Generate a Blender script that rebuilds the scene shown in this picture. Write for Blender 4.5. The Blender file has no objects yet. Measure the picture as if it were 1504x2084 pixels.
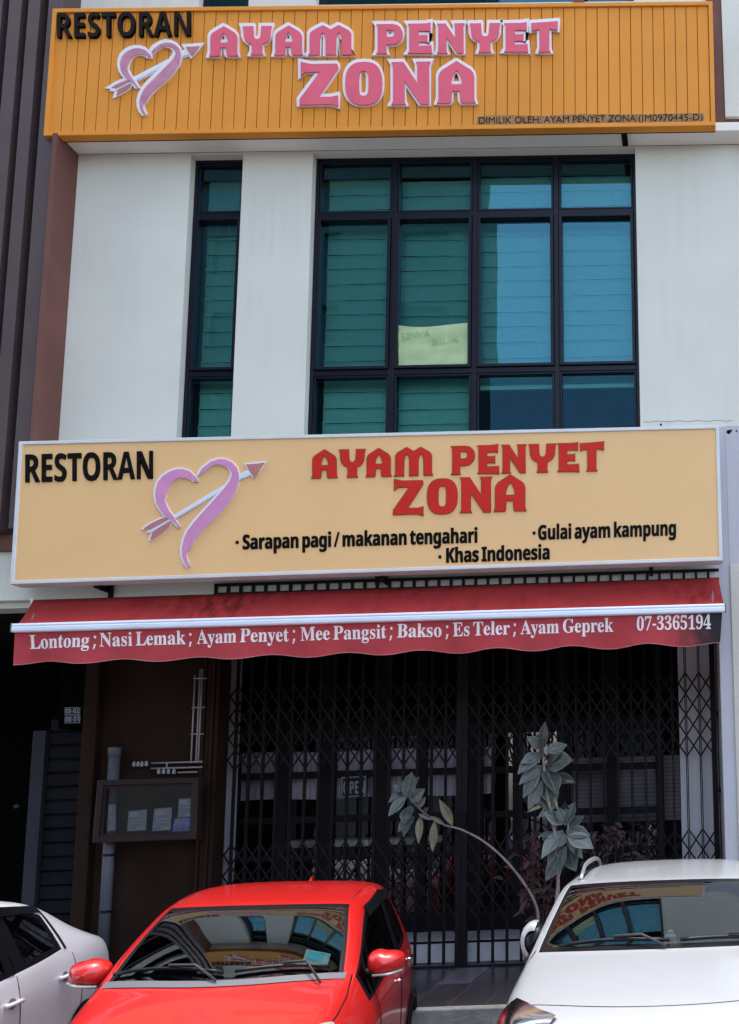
import bpy, bmesh, math, random
from mathutils import Vector, Matrix
from mathutils.bvhtree import BVHTree
R = math.radians
rnd = random.Random(7)
SC = bpy.context.scene
COL = SC.collection

# ---------------------------------------------------------------- camera
CAM = Vector((0.0, -8.6, 2.15))
RIGHT = Vector((0.99945523, -0.01553034, -0.02912124))
DOWN = Vector((-0.02684786, 0.13058645, -0.99107334))
FWD = Vector((0.01919454, 0.99131528, 0.13009835))
FPX, PPX, PPY = 1800.0, 1453.17, 1382.45
cam = bpy.data.cameras.new('camera')
cam_o = bpy.data.objects.new('camera', cam)
COL.objects.link(cam_o)
m3 = Matrix((RIGHT, -DOWN, -FWD)).transposed()
cam_o.matrix_world = Matrix.Translation(CAM) @ m3.to_4x4()
cam.sensor_width = 36.0
cam.lens = FPX / 2084.0 * 36.0
cam.shift_x = (752.0 - PPX) / 2084.0
cam.shift_y = (PPY - 1042.0) / 2084.0
cam.clip_start = 0.05
cam.clip_end = 2000.0
SC.camera = cam_o

# ---------------------------------------------------------------- light
SUN_EL, SUN_AZ = R(87.0), R(15.0)       # azimuth measured from +Y towards +X
w = bpy.data.worlds.new('World')
SC.world = w
w.use_nodes = True
nt = w.node_tree
bg = nt.nodes['Background']
sky = nt.nodes.new('ShaderNodeTexSky')
sky.sky_type = 'NISHITA'
sky.sun_disc = False
sky.sun_elevation = SUN_EL
sky.sun_rotation = SUN_AZ
sky.air_density = 1.0
sky.dust_density = 2.0
sky.ozone_density = 0.8
wb = nt.nodes.new('ShaderNodeMix')            # camera white balance: slightly warmer than the raw sky
wb.data_type = 'RGBA'
wb.blend_type = 'MULTIPLY'
wb.inputs[0].default_value = 1.0
wb.inputs[7].default_value = (1.06, 1.0, 0.91, 1)
# thin broken cloud in front of the blue
tcw = nt.nodes.new('ShaderNodeTexCoord')
cn_ = nt.nodes.new('ShaderNodeTexNoise')
cn_.inputs['Scale'].default_value = 3.2
cn_.inputs['Detail'].default_value = 7
crw = nt.nodes.new('ShaderNodeMapRange')
crw.inputs['From Min'].default_value = 0.46
crw.inputs['From Max'].default_value = 0.74
crw.inputs['To Max'].default_value = 0.5
cmx = nt.nodes.new('ShaderNodeMix')
cmx.data_type = 'RGBA'
cmx.inputs[7].default_value = (3.4, 3.7, 4.1, 1)
nt.links.new(tcw.outputs['Generated'], cn_.inputs['Vector'])
nt.links.new(cn_.outputs['Fac'], crw.inputs['Value'])
nt.links.new(crw.outputs[0], cmx.inputs[0])
nt.links.new(sky.outputs[0], cmx.inputs[6])
nt.links.new(cmx.outputs[2], wb.inputs[6])
nt.links.new(wb.outputs[2], bg.inputs[0])
bg.inputs[1].default_value = 0.15
sl = bpy.data.lights.new('sun', 'SUN')
sl.energy = 0.5
sl.angle = R(14.0)
sl.color = (1.0, 0.95, 0.88)
so = bpy.data.objects.new('sun', sl)
COL.objects.link(so)
sd = Vector((math.sin(SUN_AZ) * math.cos(SUN_EL), math.cos(SUN_AZ) * math.cos(SUN_EL), math.sin(SUN_EL)))
so.rotation_euler = sd.to_track_quat('Z', 'Y').to_euler()
SC.view_settings.view_transform = 'Standard'
SC.view_settings.look = 'None'
SC.view_settings.gamma = 1.0
SC.view_settings.use_curve_mapping = False
SC.view_settings.exposure = 2.12


def P(px, py, Y):
    d = RIGHT * ((px - PPX) / FPX) + DOWN * ((py - PPY) / FPX) + FWD
    return CAM + d * ((Y - CAM.y) / d.y)


def PZ(px, py, Z):
    d = RIGHT * ((px - PPX) / FPX) + DOWN * ((py - PPY) / FPX) + FWD
    return CAM + d * ((Z - CAM.z) / d.z)


# ---------------------------------------------------------------- materials
def mat(name, col, rough=0.6, metal=0.0, var=0.0, vscale=3.0, bump=0.0, bscale=60.0, coat=0.0, spec=0.5, stretch=None):
    m = bpy.data.materials.new(name)
    m.use_nodes = True
    n = m.node_tree
    b = n.nodes['Principled BSDF']
    b.inputs['Base Color'].default_value = (*col, 1)
    b.inputs['Roughness'].default_value = rough
    b.inputs['Metallic'].default_value = metal
    b.inputs['Specular IOR Level'].default_value = spec
    if coat:
        b.inputs['Coat Weight'].default_value = coat
        b.inputs['Coat Roughness'].default_value = 0.04
    tc = n.nodes.new('ShaderNodeTexCoord')
    src = tc.outputs['Object']
    if stretch:
        mp = n.nodes.new('ShaderNodeMapping')
        mp.inputs['Scale'].default_value = stretch
        n.links.new(src, mp.inputs[0])
        src = mp.outputs[0]
    if var:
        t = n.nodes.new('ShaderNodeTexNoise')
        t.inputs['Scale'].default_value = vscale
        t.inputs['Detail'].default_value = 6
        n.links.new(src, t.inputs['Vector'])
        r = n.nodes.new('ShaderNodeValToRGB')
        r.color_ramp.elements[0].position = 0.3
        r.color_ramp.elements[1].position = 0.7
        r.color_ramp.elements[0].color = (*[c * (1 - var) for c in col], 1)
        r.color_ramp.elements[1].color = (*[min(1, c * (1 + var)) for c in col], 1)
        n.links.new(t.outputs['Fac'], r.inputs[0])
        n.links.new(r.outputs[0], b.inputs['Base Color'])
    if bump:
        t2 = n.nodes.new('ShaderNodeTexNoise')
        t2.inputs['Scale'].default_value = bscale
        t2.inputs['Detail'].default_value = 4
        n.links.new(src, t2.inputs['Vector'])
        bp = n.nodes.new('ShaderNodeBump')
        bp.inputs['Strength'].default_value = bump
        bp.inputs['Distance'].default_value = 0.01
        n.links.new(t2.outputs['Fac'], bp.inputs['Height'])
        n.links.new(bp.outputs[0], b.inputs['Normal'])
    return m


def glass(name, tint, ior=1.5, base=0.0, gcol=(1, 1, 1), wav=0.0, rough=0.0):
    m = bpy.data.materials.new(name)
    m.use_nodes = True
    n = m.node_tree
    for x in list(n.nodes):
        n.nodes.remove(x)
    out = n.nodes.new('ShaderNodeOutputMaterial')
    mix = n.nodes.new('ShaderNodeMixShader')
    tr = n.nodes.new('ShaderNodeBsdfTransparent')
    gl = n.nodes.new('ShaderNodeBsdfGlossy')
    tr.inputs[0].default_value = (*tint, 1)
    gl.inputs['Color'].default_value = (*gcol, 1)
    gl.inputs['Roughness'].default_value = rough
    fr = n.nodes.new('ShaderNodeFresnel')
    fr.inputs[0].default_value = ior
    ad = n.nodes.new('ShaderNodeMath')
    ad.operation = 'ADD'
    ad.inputs[1].default_value = base
    ad.use_clamp = True
    n.links.new(fr.outputs[0], ad.inputs[0])
    n.links.new(ad.outputs[0], mix.inputs[0])
    n.links.new(tr.outputs[0], mix.inputs[1])
    n.links.new(gl.outputs[0], mix.inputs[2])
    n.links.new(mix.outputs[0], out.inputs[0])
    if wav:
        tc = n.nodes.new('ShaderNodeTexCoord')
        t = n.nodes.new('ShaderNodeTexNoise')
        t.inputs['Scale'].default_value = 1.3
        t.inputs['Detail'].default_value = 1
        n.links.new(tc.outputs['Object'], t.inputs['Vector'])
        bp = n.nodes.new('ShaderNodeBump')
        bp.inputs['Strength'].default_value = wav
        bp.inputs['Distance'].default_value = 0.02
        n.links.new(t.outputs['Fac'], bp.inputs['Height'])
        n.links.new(bp.outputs[0], gl.inputs['Normal'])
        n.links.new(bp.outputs[0], fr.inputs['Normal'])
    return m


def plaster(name, col, streak=0.10):
    """painted render with faint vertical rain streaks and blotches"""
    m = mat(name, col, 0.75, var=0.035, vscale=1.2, bump=0.12, bscale=90)
    n = m.node_tree
    b = n.nodes['Principled BSDF']
    old = b.inputs['Base Color'].links[0].from_socket
    tc = n.nodes.new('ShaderNodeTexCoord')
    mp = n.nodes.new('ShaderNodeMapping')
    mp.inputs['Scale'].default_value = (11, 11, 0.5)
    t = n.nodes.new('ShaderNodeTexNoise')
    t.inputs['Scale'].default_value = 1.0
    t.inputs['Detail'].default_value = 5
    r = n.nodes.new('ShaderNodeValToRGB')
    r.color_ramp.elements[0].position = 0.35
    r.color_ramp.elements[1].position = 0.62
    r.color_ramp.elements[0].color = (1 - streak, 1 - streak * 1.05, 1 - streak * 1.2, 1)
    r.color_ramp.elements[1].color = (1, 1, 1, 1)
    mx = n.nodes.new('ShaderNodeMix')
    mx.data_type = 'RGBA'
    mx.blend_type = 'MULTIPLY'
    mk_ = n.nodes.new('ShaderNodeTexNoise')        # streaks only in some places
    mk_.inputs['Scale'].default_value = 0.9
    mk_.inputs['Detail'].default_value = 3
    mr_ = n.nodes.new('ShaderNodeMapRange')
    mr_.inputs['From Min'].default_value = 0.42
    mr_.inputs['From Max'].default_value = 0.66
    n.links.new(tc.outputs['Object'], mk_.inputs['Vector'])
    n.links.new(mk_.outputs['Fac'], mr_.inputs['Value'])
    n.links.new(mr_.outputs[0], mx.inputs[0])
    n.links.new(tc.outputs['Object'], mp.inputs[0])
    n.links.new(mp.outputs[0], t.inputs['Vector'])
    n.links.new(t.outputs['Fac'], r.inputs[0])
    n.links.new(old, mx.inputs[6])
    n.links.new(r.outputs[0], mx.inputs[7])
    n.links.new(mx.outputs[2], b.inputs['Base Color'])
    return m


M = {}
M['wall'] = plaster('white_plaster', (0.66, 0.65, 0.585), 0.065)
M['pillar'] = plaster('cool_white_plaster', (0.47, 0.46, 0.50), 0.06)
M['beige'] = plaster('beige_plaster', (0.56, 0.52, 0.46), 0.04)
M['brown'] = mat('brown_paint', (0.165, 0.074, 0.060), 0.65, var=0.12, vscale=2, bump=0.1, spec=0.15)
M['fin'] = mat('dark_brown_fin', (0.075, 0.050, 0.052), 0.5, var=0.1)
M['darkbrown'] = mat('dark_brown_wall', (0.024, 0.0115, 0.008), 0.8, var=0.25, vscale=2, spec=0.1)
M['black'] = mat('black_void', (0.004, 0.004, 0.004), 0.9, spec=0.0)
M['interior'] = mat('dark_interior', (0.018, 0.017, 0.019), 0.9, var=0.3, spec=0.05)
M['winframe'] = mat('black_window_frame', (0.004, 0.005, 0.012), 0.35, spec=0.25)
M['orange'] = mat('orange_metal', (0.74, 0.285, 0.045), 0.5, var=0.06, vscale=1.5, spec=0.1)
M['orange_groove'] = mat('orange_groove', (0.40, 0.155, 0.022), 0.7, spec=0.05)
M['cream'] = mat('cream_acrylic', (0.80, 0.50, 0.235), 0.35, var=0.03, vscale=0.9, spec=0.2)
M['alu'] = mat('sign_frame_white', (0.64, 0.645, 0.65), 0.45, var=0.06)
M['blackletter'] = mat('black_letter', (0.005, 0.0035, 0.003), 0.5, spec=0.08)
M['red_letter'] = mat('red_letter', (0.56, 0.022, 0.015), 0.5, var=0.06, spec=0.15)
M['orange_edge'] = mat('red_letter_edge', (0.30, 0.09, 0.010), 0.5, spec=0.1)
M['pink_letter'] = mat('pink_letter', (0.74, 0.125, 0.19), 0.55, var=0.06, spec=0.12)
M['white_plate'] = mat('white_plate', (0.80, 0.76, 0.80), 0.4)
M['pinkribbon'] = mat('lilac_pink', (0.62, 0.25, 0.46), 0.45, var=0.08, vscale=6)
M['ribbon_faded'] = mat('faded_pink', (0.52, 0.20, 0.30), 0.5, var=0.22, vscale=9)
M['dusty'] = mat('dusty_pink', (0.46, 0.17, 0.17), 0.5, var=0.1, vscale=9)
M['shaft'] = mat('pale_blue_shaft', (0.64, 0.68, 0.82), 0.4)
M['awning'] = mat('red_awning_fabric', (0.40, 0.026, 0.030), 0.85, var=0.16, vscale=3.5, bump=0.25, bscale=140, spec=0.1)
M['awn_text'] = mat('white_print', (0.80, 0.72, 0.72), 0.7)
M['bar'] = mat('white_awning_bar', (0.70, 0.76, 0.88), 0.3, var=0.05, vscale=2, spec=0.6)
M['iron'] = mat('black_iron', (0.007, 0.005, 0.006), 0.5, var=0.2, spec=0.15)
M['gate'] = mat('dark_gate_steel', (0.0125, 0.0095, 0.0115), 0.5, var=0.3, spec=0.15)
M['frame_brown'] = mat('brown_timber_frame', (0.027, 0.015, 0.015), 0.45, var=0.15, spec=0.2)
M['pvc'] = mat('grey_pvc', (0.10, 0.10, 0.12), 0.5, var=0.12, spec=0.2)
M['pipe'] = mat('pale_conduit', (0.34, 0.30, 0.30), 0.5, spec=0.2)
M['paper'] = mat('paper_grey', (0.30, 0.30, 0.34), 0.7, var=0.12, vscale=20)
M['paper2'] = mat('violet_leaflet', (0.25, 0.22, 0.52), 0.6, var=0.35, vscale=25)
M['shutter'] = mat('grey_shutter', (0.015, 0.015, 0.019), 0.7, var=0.25, spec=0.06)
M['postgrey'] = mat('grey_post', (0.045, 0.045, 0.058), 0.6, var=0.1, spec=0.1)
M['leaf'] = mat('dusty_leaf', (0.090, 0.098, 0.092), 0.45, var=0.4, vscale=7, spec=0.35)
M['leaf_old'] = mat('yellow_leaf', (0.20, 0.18, 0.11), 0.6, var=0.3, vscale=9)
M['leaf_dry'] = mat('reddish_leaf', (0.052, 0.023, 0.020), 0.7, var=0.4, vscale=6)
M['stem'] = mat('grey_stem', (0.27, 0.20, 0.19), 0.8, var=0.2, vscale=30, bump=0.4)
M['terracotta'] = mat('terracotta', (0.22, 0.09, 0.055), 0.7, var=0.15)
M['rubber'] = mat('tyre_rubber', (0.008, 0.008, 0.008), 0.9, bump=0.2, spec=0.1)
M['trim'] = mat('black_trim', (0.005, 0.005, 0.007), 0.35, spec=0.3)
M['chrome'] = mat('chrome', (0.85, 0.85, 0.88), 0.12, 1.0)
M['silver'] = mat('silver_paint', (0.50, 0.50, 0.54), 0.3, 0.6)
M['grey_plastic'] = mat('grey_plastic', (0.13, 0.13, 0.145), 0.5)
M['dash'] = mat('dash_plastic', (0.035, 0.035, 0.04), 0.6, var=0.1)
M['seat'] = mat('seat_cloth', (0.03, 0.03, 0.033), 0.85)
M['redpaint'] = mat('red_car_paint', (0.58, 0.009, 0.007), 0.4, coat=0.8, var=0.02)
M['whitepaint'] = mat('white_car_paint', (0.40, 0.415, 0.42), 0.4, coat=0.8, var=0.01)
M['sedanpaint'] = mat('white_sedan_paint', (0.74, 0.74, 0.76), 0.4, coat=0.8, var=0.01)
M['lamp'] = mat('lamp_reflector', (0.62, 0.58, 0.52), 0.35, 0.4)
M['white_toy'] = mat('white_figurine', (0.78, 0.78, 0.80), 0.5)
M['cyan'] = mat('cyan_sticker', (0.15, 0.85, 0.95), 0.5)
M['sticker'] = mat('pale_sticker', (0.85, 0.95, 0.95), 0.5)
M['notice'] = mat('yellow_green_paper', (0.40, 0.52, 0.28), 0.85, var=0.12, vscale=5)
M['pen'] = mat('green_pen', (0.30, 0.42, 0.20), 0.8)
M['blind'] = mat('zebra_blind_fabric', (0.50, 0.59, 0.54), 0.9, var=0.06, vscale=30, bump=0.2, bscale=300)
M['blind_lace'] = mat('lace_fabric', (0.42, 0.46, 0.50), 0.9, var=0.05)
M['blindbar'] = mat('blind_bottom_bar', (0.80, 0.82, 0.84), 0.4)
M['navy'] = mat('slate_plaque', (0.03, 0.035, 0.05), 0.5, spec=0.1)
M['plaque_text'] = mat('plaque_white', (0.36, 0.36, 0.40), 0.6)
M['opp'] = plaster('grey_green_plaster', (0.105, 0.125, 0.118))
M['oppwin'] = mat('dark_window_band', (0.055, 0.070, 0.068), 0.5)
M['pane'] = glass('window_glass', (0.38, 0.68, 0.67), 1.5, 0.078, (0.30, 0.80, 1.0), wav=0.09)
M['pane_low'] = glass('weak_reflection_glass', (0.42, 0.74, 0.72), 1.45, 0.0, (0.28, 0.75, 1.0), wav=0.04)  # bottom panes: sky reflection dimmed in the glass itself to look darker
M['shopglass'] = glass('shop_glass', (0.78, 0.78, 0.80), 1.5, 0.045, (0.95, 0.88, 0.98))
M['caseglass'] = glass('case_glass', (0.8, 0.8, 0.82), 1.45, 0.04)
M['windscreen'] = glass('car_glass', (0.34, 0.42, 0.42), 1.65, 0.10, (0.92, 0.98, 1.0))
M['sideglass'] = glass('tinted_car_glass', (0.10, 0.11, 0.12), 1.5, 0.0)
M['lens'] = glass('headlight_lens', (0.8, 0.8, 0.8), 1.35, 0.0, rough=.15)


def leaf_mat(name, dark, light):
    m = mat(name, dark, 0.42, spec=0.4, bump=0.15, bscale=50)
    n = m.node_tree
    b = n.nodes['Principled BSDF']
    a = n.nodes.new('ShaderNodeAttribute')
    a.attribute_name = 'tone'
    tc = n.nodes.new('ShaderNodeTexCoord')
    t = n.nodes.new('ShaderNodeTexNoise')
    t.inputs['Scale'].default_value = 22
    ad = n.nodes.new('ShaderNodeMath')
    ad.operation = 'MULTIPLY_ADD'
    ad.inputs[1].default_value = 0.5
    r = n.nodes.new('ShaderNodeValToRGB')
    r.color_ramp.elements[0].position = 0.2
    r.color_ramp.elements[1].position = 1.15
    r.color_ramp.elements[0].color = (*dark, 1)
    r.color_ramp.elements[1].color = (*light, 1)
    n.links.new(tc.outputs['Object'], t.inputs['Vector'])
    n.links.new(t.outputs['Fac'], ad.inputs[0])
    n.links.new(a.outputs['Fac'], ad.inputs[2])
    n.links.new(ad.outputs[0], r.inputs[0])
    n.links.new(r.outputs[0], b.inputs['Base Color'])
    return m


M['leaf'] = leaf_mat('dusty_leaf', (0.040, 0.050, 0.042), (0.24, 0.26, 0.235))
M['awning'] = plaster('red_awning_fabric', (0.31, 0.030, 0.030), 0.6)
M['awning'].node_tree.nodes['Principled BSDF'].inputs['Specular IOR Level'].default_value = 0.08


def tile_mat():
    m = mat('verandah_tile', (0.05, 0.045, 0.05), 0.28, spec=0.4)
    n = m.node_tree
    b = n.nodes['Principled BSDF']
    tc = n.nodes.new('ShaderNodeTexCoord')
    mp = n.nodes.new('ShaderNodeMapping')
    mp.inputs['Location'].default_value = (TILE_X, 0.75, 0)
    br = n.nodes.new('ShaderNodeTexBrick')
    br.offset = 0.0
    br.inputs['Scale'].default_value = 1.0
    br.inputs['Brick Width'].default_value = 0.33
    br.inputs['Row Height'].default_value = 0.62
    br.inputs['Mortar Size'].default_value = 0.004
    br.inputs['Color1'].default_value = (0.052, 0.044, 0.050, 1)
    br.inputs['Color2'].default_value = (0.038, 0.032, 0.040, 1)
    br.inputs['Mortar'].default_value = (0.14, 0.12, 0.13, 1)
    n.links.new(tc.outputs['Object'], mp.inputs[0])
    n.links.new(mp.outputs[0], br.inputs['Vector'])
    n.links.new(br.outputs['Color'], b.inputs['Base Color'])
    return m


M['lighttile'] = mat('light_tile', (0.13, 0.115, 0.13), 0.35, var=0.08)
M['concrete'] = mat('kerb_concrete', (0.27, 0.28, 0.26), 0.9, var=0.28, vscale=7, bump=0.5, bscale=40)
M['asphalt'] = mat('asphalt', (0.095, 0.092, 0.088), 0.9, var=0.25, vscale=9, bump=0.5, bscale=150)
M['step'] = mat('white_step', (0.62, 0.60, 0.63), 0.6, var=0.12, vscale=8)


# ---------------------------------------------------------------- mesh helpers
class MB:
    def __init__(s):
        s.v = []
        s.f = []
        s.tone = []

    def box(s, x0, x1, y0, y1, z0, z1):
        x0, x1 = min(x0, x1), max(x0, x1)
        y0, y1 = min(y0, y1), max(y0, y1)
        z0, z1 = min(z0, z1), max(z0, z1)
        i = len(s.v)
        s.v += [(x0, y0, z0), (x1, y0, z0), (x1, y1, z0), (x0, y1, z0), (x0, y0, z1), (x1, y0, z1), (x1, y1, z1), (x0, y1, z1)]
        s.f += [[i + a for a in q] for q in ((0, 3, 2, 1), (4, 5, 6, 7), (0, 1, 5, 4), (1, 2, 6, 5), (2, 3, 7, 6), (3, 0, 4, 7))]
        return s

    def hexa(s, a, b):
        """a, b: two loops of four points, joined"""
        i = len(s.v)
        s.v += [tuple(p) for p in a] + [tuple(p) for p in b]
        s.f += [[i + k for k in q] for q in ((3, 2, 1, 0), (4, 5, 6, 7), (0, 1, 5, 4), (1, 2, 6, 5), (2, 3, 7, 6), (3, 0, 4, 7))]
        return s

    def quad(s, *p):
        i = len(s.v)
        s.v += [tuple(q) for q in p]
        s.f.append(list(range(i, i + len(p))))
        return s

    def grid(s, rows, closed=False):
        i = len(s.v)
        nr, nc = len(rows), len(rows[0])
        for r in rows:
            s.v += [tuple(p) for p in r]
        for a in range(nr - 1):
            for c in range(nc if closed else nc - 1):
                c2 = (c + 1) % nc
                s.f.append([i + a * nc + c, i + a * nc + c2, i + (a + 1) * nc + c2, i + (a + 1) * nc + c])
        return s

    def tube(s, pts, r, n=8, cap=True):
        pts = [Vector(p) for p in pts]
        rs = r if isinstance(r, (list, tuple)) else [r] * len(pts)
        rings = []
        up = None
        for k, p in enumerate(pts):
            t = (pts[min(k + 1, len(pts) - 1)] - pts[max(k - 1, 0)]).normalized()
            if up is None:
                up = Vector((0, 0, 1)) if abs(t.z) < 0.9 else Vector((1, 0, 0))
            a = t.cross(up).normalized()
            b = a.cross(t).normalized()
            up = b
            rings.append([p + (a * math.cos(2 * math.pi * q / n) + b * math.sin(2 * math.pi * q / n)) * rs[k] for q in range(n)])
        i = len(s.v)
        s.grid(rings, True)
        if cap:
            s.f.append([i + q for q in range(n)][::-1])
            e = i + (len(rings) - 1) * n
            s.f.append([e + q for q in range(n)])
        return s

    def lathe(s, prof, c, n=24, axis='z'):
        c = Vector(c)
        rings = []
        for r, h in prof:
            ring = []
            for q in range(n):
                a = 2 * math.pi * q / n
                if axis == 'z':
                    d = Vector((r * math.cos(a), r * math.sin(a), h))
                elif axis == 'x':
                    d = Vector((h, r * math.cos(a), r * math.sin(a)))
                else:
                    d = Vector((r * math.sin(a), h, r * math.cos(a)))
                ring.append(c + d)
            rings.append(ring)
        return s.grid(rings, True)

    def ellipsoid(s, c, rx, ry, rz, n=12, m=8):
        rows = []
        for a in range(m + 1):
            th = math.pi * a / m
            rows.append([(c[0] + rx * math.sin(th) * math.cos(2 * math.pi * k / n), c[1] + ry * math.sin(th) * math.sin(2 * math.pi * k / n), c[2] + rz * math.cos(th)) for k in range(n)])
        return s.grid(rows, True)

    def build(s, name, m, parent=None, smooth=False, bevel=0.0, fix=False):
        me = bpy.data.meshes.new(name)
        off = Vector((0, 0, 0))
        if parent is not None:
            p = parent
            while p is not None:
                off += Vector(p.location)
                p = p.parent
        me.from_pydata([tuple(Vector(p) - off) for p in s.v], [], s.f)
        if len(s.tone) == len(s.v) and s.tone:
            at_ = me.attributes.new('tone', 'FLOAT', 'POINT')
            at_.data.foreach_set('value', s.tone)
        me.validate()
        if fix:
            bm = bmesh.new()
            bm.from_mesh(me)
            bmesh.ops.remove_doubles(bm, verts=bm.verts, dist=1e-5)
            bmesh.ops.recalc_face_normals(bm, faces=bm.faces)
            bm.to_mesh(me)
            bm.free()
        return link(name, me, m, parent, smooth, bevel)


def link(name, me, m, parent=None, smooth=False, bevel=0.0):
    if m is not None:
        me.materials.append(m)
    if smooth:
        for p in me.polygons:
            p.use_smooth = True
    o = bpy.data.objects.new(name, me)
    COL.objects.link(o)
    o.parent = parent
    if bevel:
        b = o.modifiers.new('bevel', 'BEVEL')
        b.width = bevel
        b.segments = 2
        b.limit_method = 'ANGLE'
        b.angle_limit = R(40)
    return o


def tag(o, label, cat, group=None, kind=None):
    o['label'] = label
    o['category'] = cat
    if group:
        o['group'] = group
    if kind:
        o['kind'] = kind
    return o


def struct(o):
    o['kind'] = 'structure'
    return o


def thing(name, label, cat, loc=(0, 0, 0), group=None):
    o = bpy.data.objects.new(name, None)
    o.empty_display_size = 0.1
    COL.objects.link(o)
    o.location = loc
    return tag(o, label, cat, group)


def curve_mesh(contours, ext, offset=0.0):
    """closed contours (2D points) -> filled, extruded mesh in curve space"""
    cu = bpy.data.curves.new('tmp', 'CURVE')
    cu.dimensions = '2D'
    cu.fill_mode = 'BOTH'
    cu.extrude = ext
    cu.offset = offset
    for c in contours:
        sp = cu.splines.new('POLY')
        sp.points.add(len(c) - 1)
        for q, p in zip(sp.points, c):
            q.co = (p[0], p[1], 0, 1)
        sp.use_cyclic_u = True
    o = bpy.data.objects.new('tmp', cu)
    COL.objects.link(o)
    dg = bpy.context.evaluated_depsgraph_get()
    me = bpy.data.meshes.new_from_object(o.evaluated_get(dg))
    bpy.data.objects.remove(o)
    bpy.data.curves.remove(cu)
    return me


def font_mesh(s, ext, offset=0.0):
    cu = bpy.data.curves.new('tmp', 'FONT')
    cu.body = s
    cu.extrude = ext
    cu.offset = offset
    o = bpy.data.objects.new('tmp', cu)
    COL.objects.link(o)
    dg = bpy.context.evaluated_depsgraph_get()
    me = bpy.data.meshes.new_from_object(o.evaluated_get(dg))
    bpy.data.objects.remove(o)
    bpy.data.curves.remove(cu)
    return me


def place(me, fmap, Y, thick, ext, parent, surf=None):
    """map curve-space vertices to pixels of the photo, then onto the plane y=Y (the sign face)"""
    off = Vector((0, 0, 0))
    p = parent
    while p is not None:
        off += Vector(p.location)
        p = p.parent
    for v in me.vertices:
        px, py = fmap(v.co.x, v.co.y)
        wpt = P(px, py, Y)
        yy = surf(wpt) if surf else Y
        wpt.y = yy - (v.co.z + ext) / (2 * ext) * thick
        v.co = wpt - off
    return me


def shape(name, contours, Y, thick, m, parent, offset=0.0):
    """flat shape given by photo pixels, standing proud of plane Y by thick"""
    cs = [[(x, -y) for x, y in c] for c in contours]
    me = curve_mesh(cs, 1.0, offset)
    place(me, lambda u, v: (u, -v), Y, thick, 1.0, parent)
    return link(name, me, m, parent)


GLY = {}


def load_gly(d):
    for c, (adv, s) in d.items():
        pass


def glyph_contours(font, s, track=0):
    x = 0
    out = []
    for c in s:
        if c == ' ':
            x += 62 + track
            continue
        adv, data = FONTS[font][c]
        for ct in data.split('/'):
            out.append([(x + int(a), int(b)) for a, b in (q.split() for q in ct.split(','))])
        x += adv + track
    return out


def text(name, font, s, p0, p1, cap, Y, m, parent, thick=0.004, offset=0.0, surf=None, track=0, bold=()):
    if font == 'plain':
        me = font_mesh(s, 0.01, offset)
        ext = 0.01
        capu = 0.70
    else:
        me = curve_mesh(glyph_contours(font, s, track), 2.0, offset)
        ext = 2.0
        capu = {'serif': 228.0, 'sans': 240.0}[font]
    if bold:                                   # fatten the strokes sideways with shifted copies
        bm = bmesh.new()
        bm.from_mesh(me)
        src = list(bm.verts) + list(bm.edges) + list(bm.faces)
        for k, dx in enumerate(bold):
            r = bmesh.ops.duplicate(bm, geom=src)
            for v in r['geom']:
                if isinstance(v, bmesh.types.BMVert):
                    v.co.x += dx
                    v.co.z *= 1.0 - .12 * (k + 1)
        bm.to_mesh(me)
        bm.free()
    u0 = min(v.co.x for v in me.vertices)
    u1 = max(v.co.x for v in me.vertices)

    def fm(u, v):
        t = (u - u0) / (u1 - u0)
        return p0[0] + t * (p1[0] - p0[0]), p0[1] + t * (p1[1] - p0[1]) - v / capu * cap
    place(me, fm, Y, thick, ext, parent, surf)
    return link(name, me, m, parent)
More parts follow.
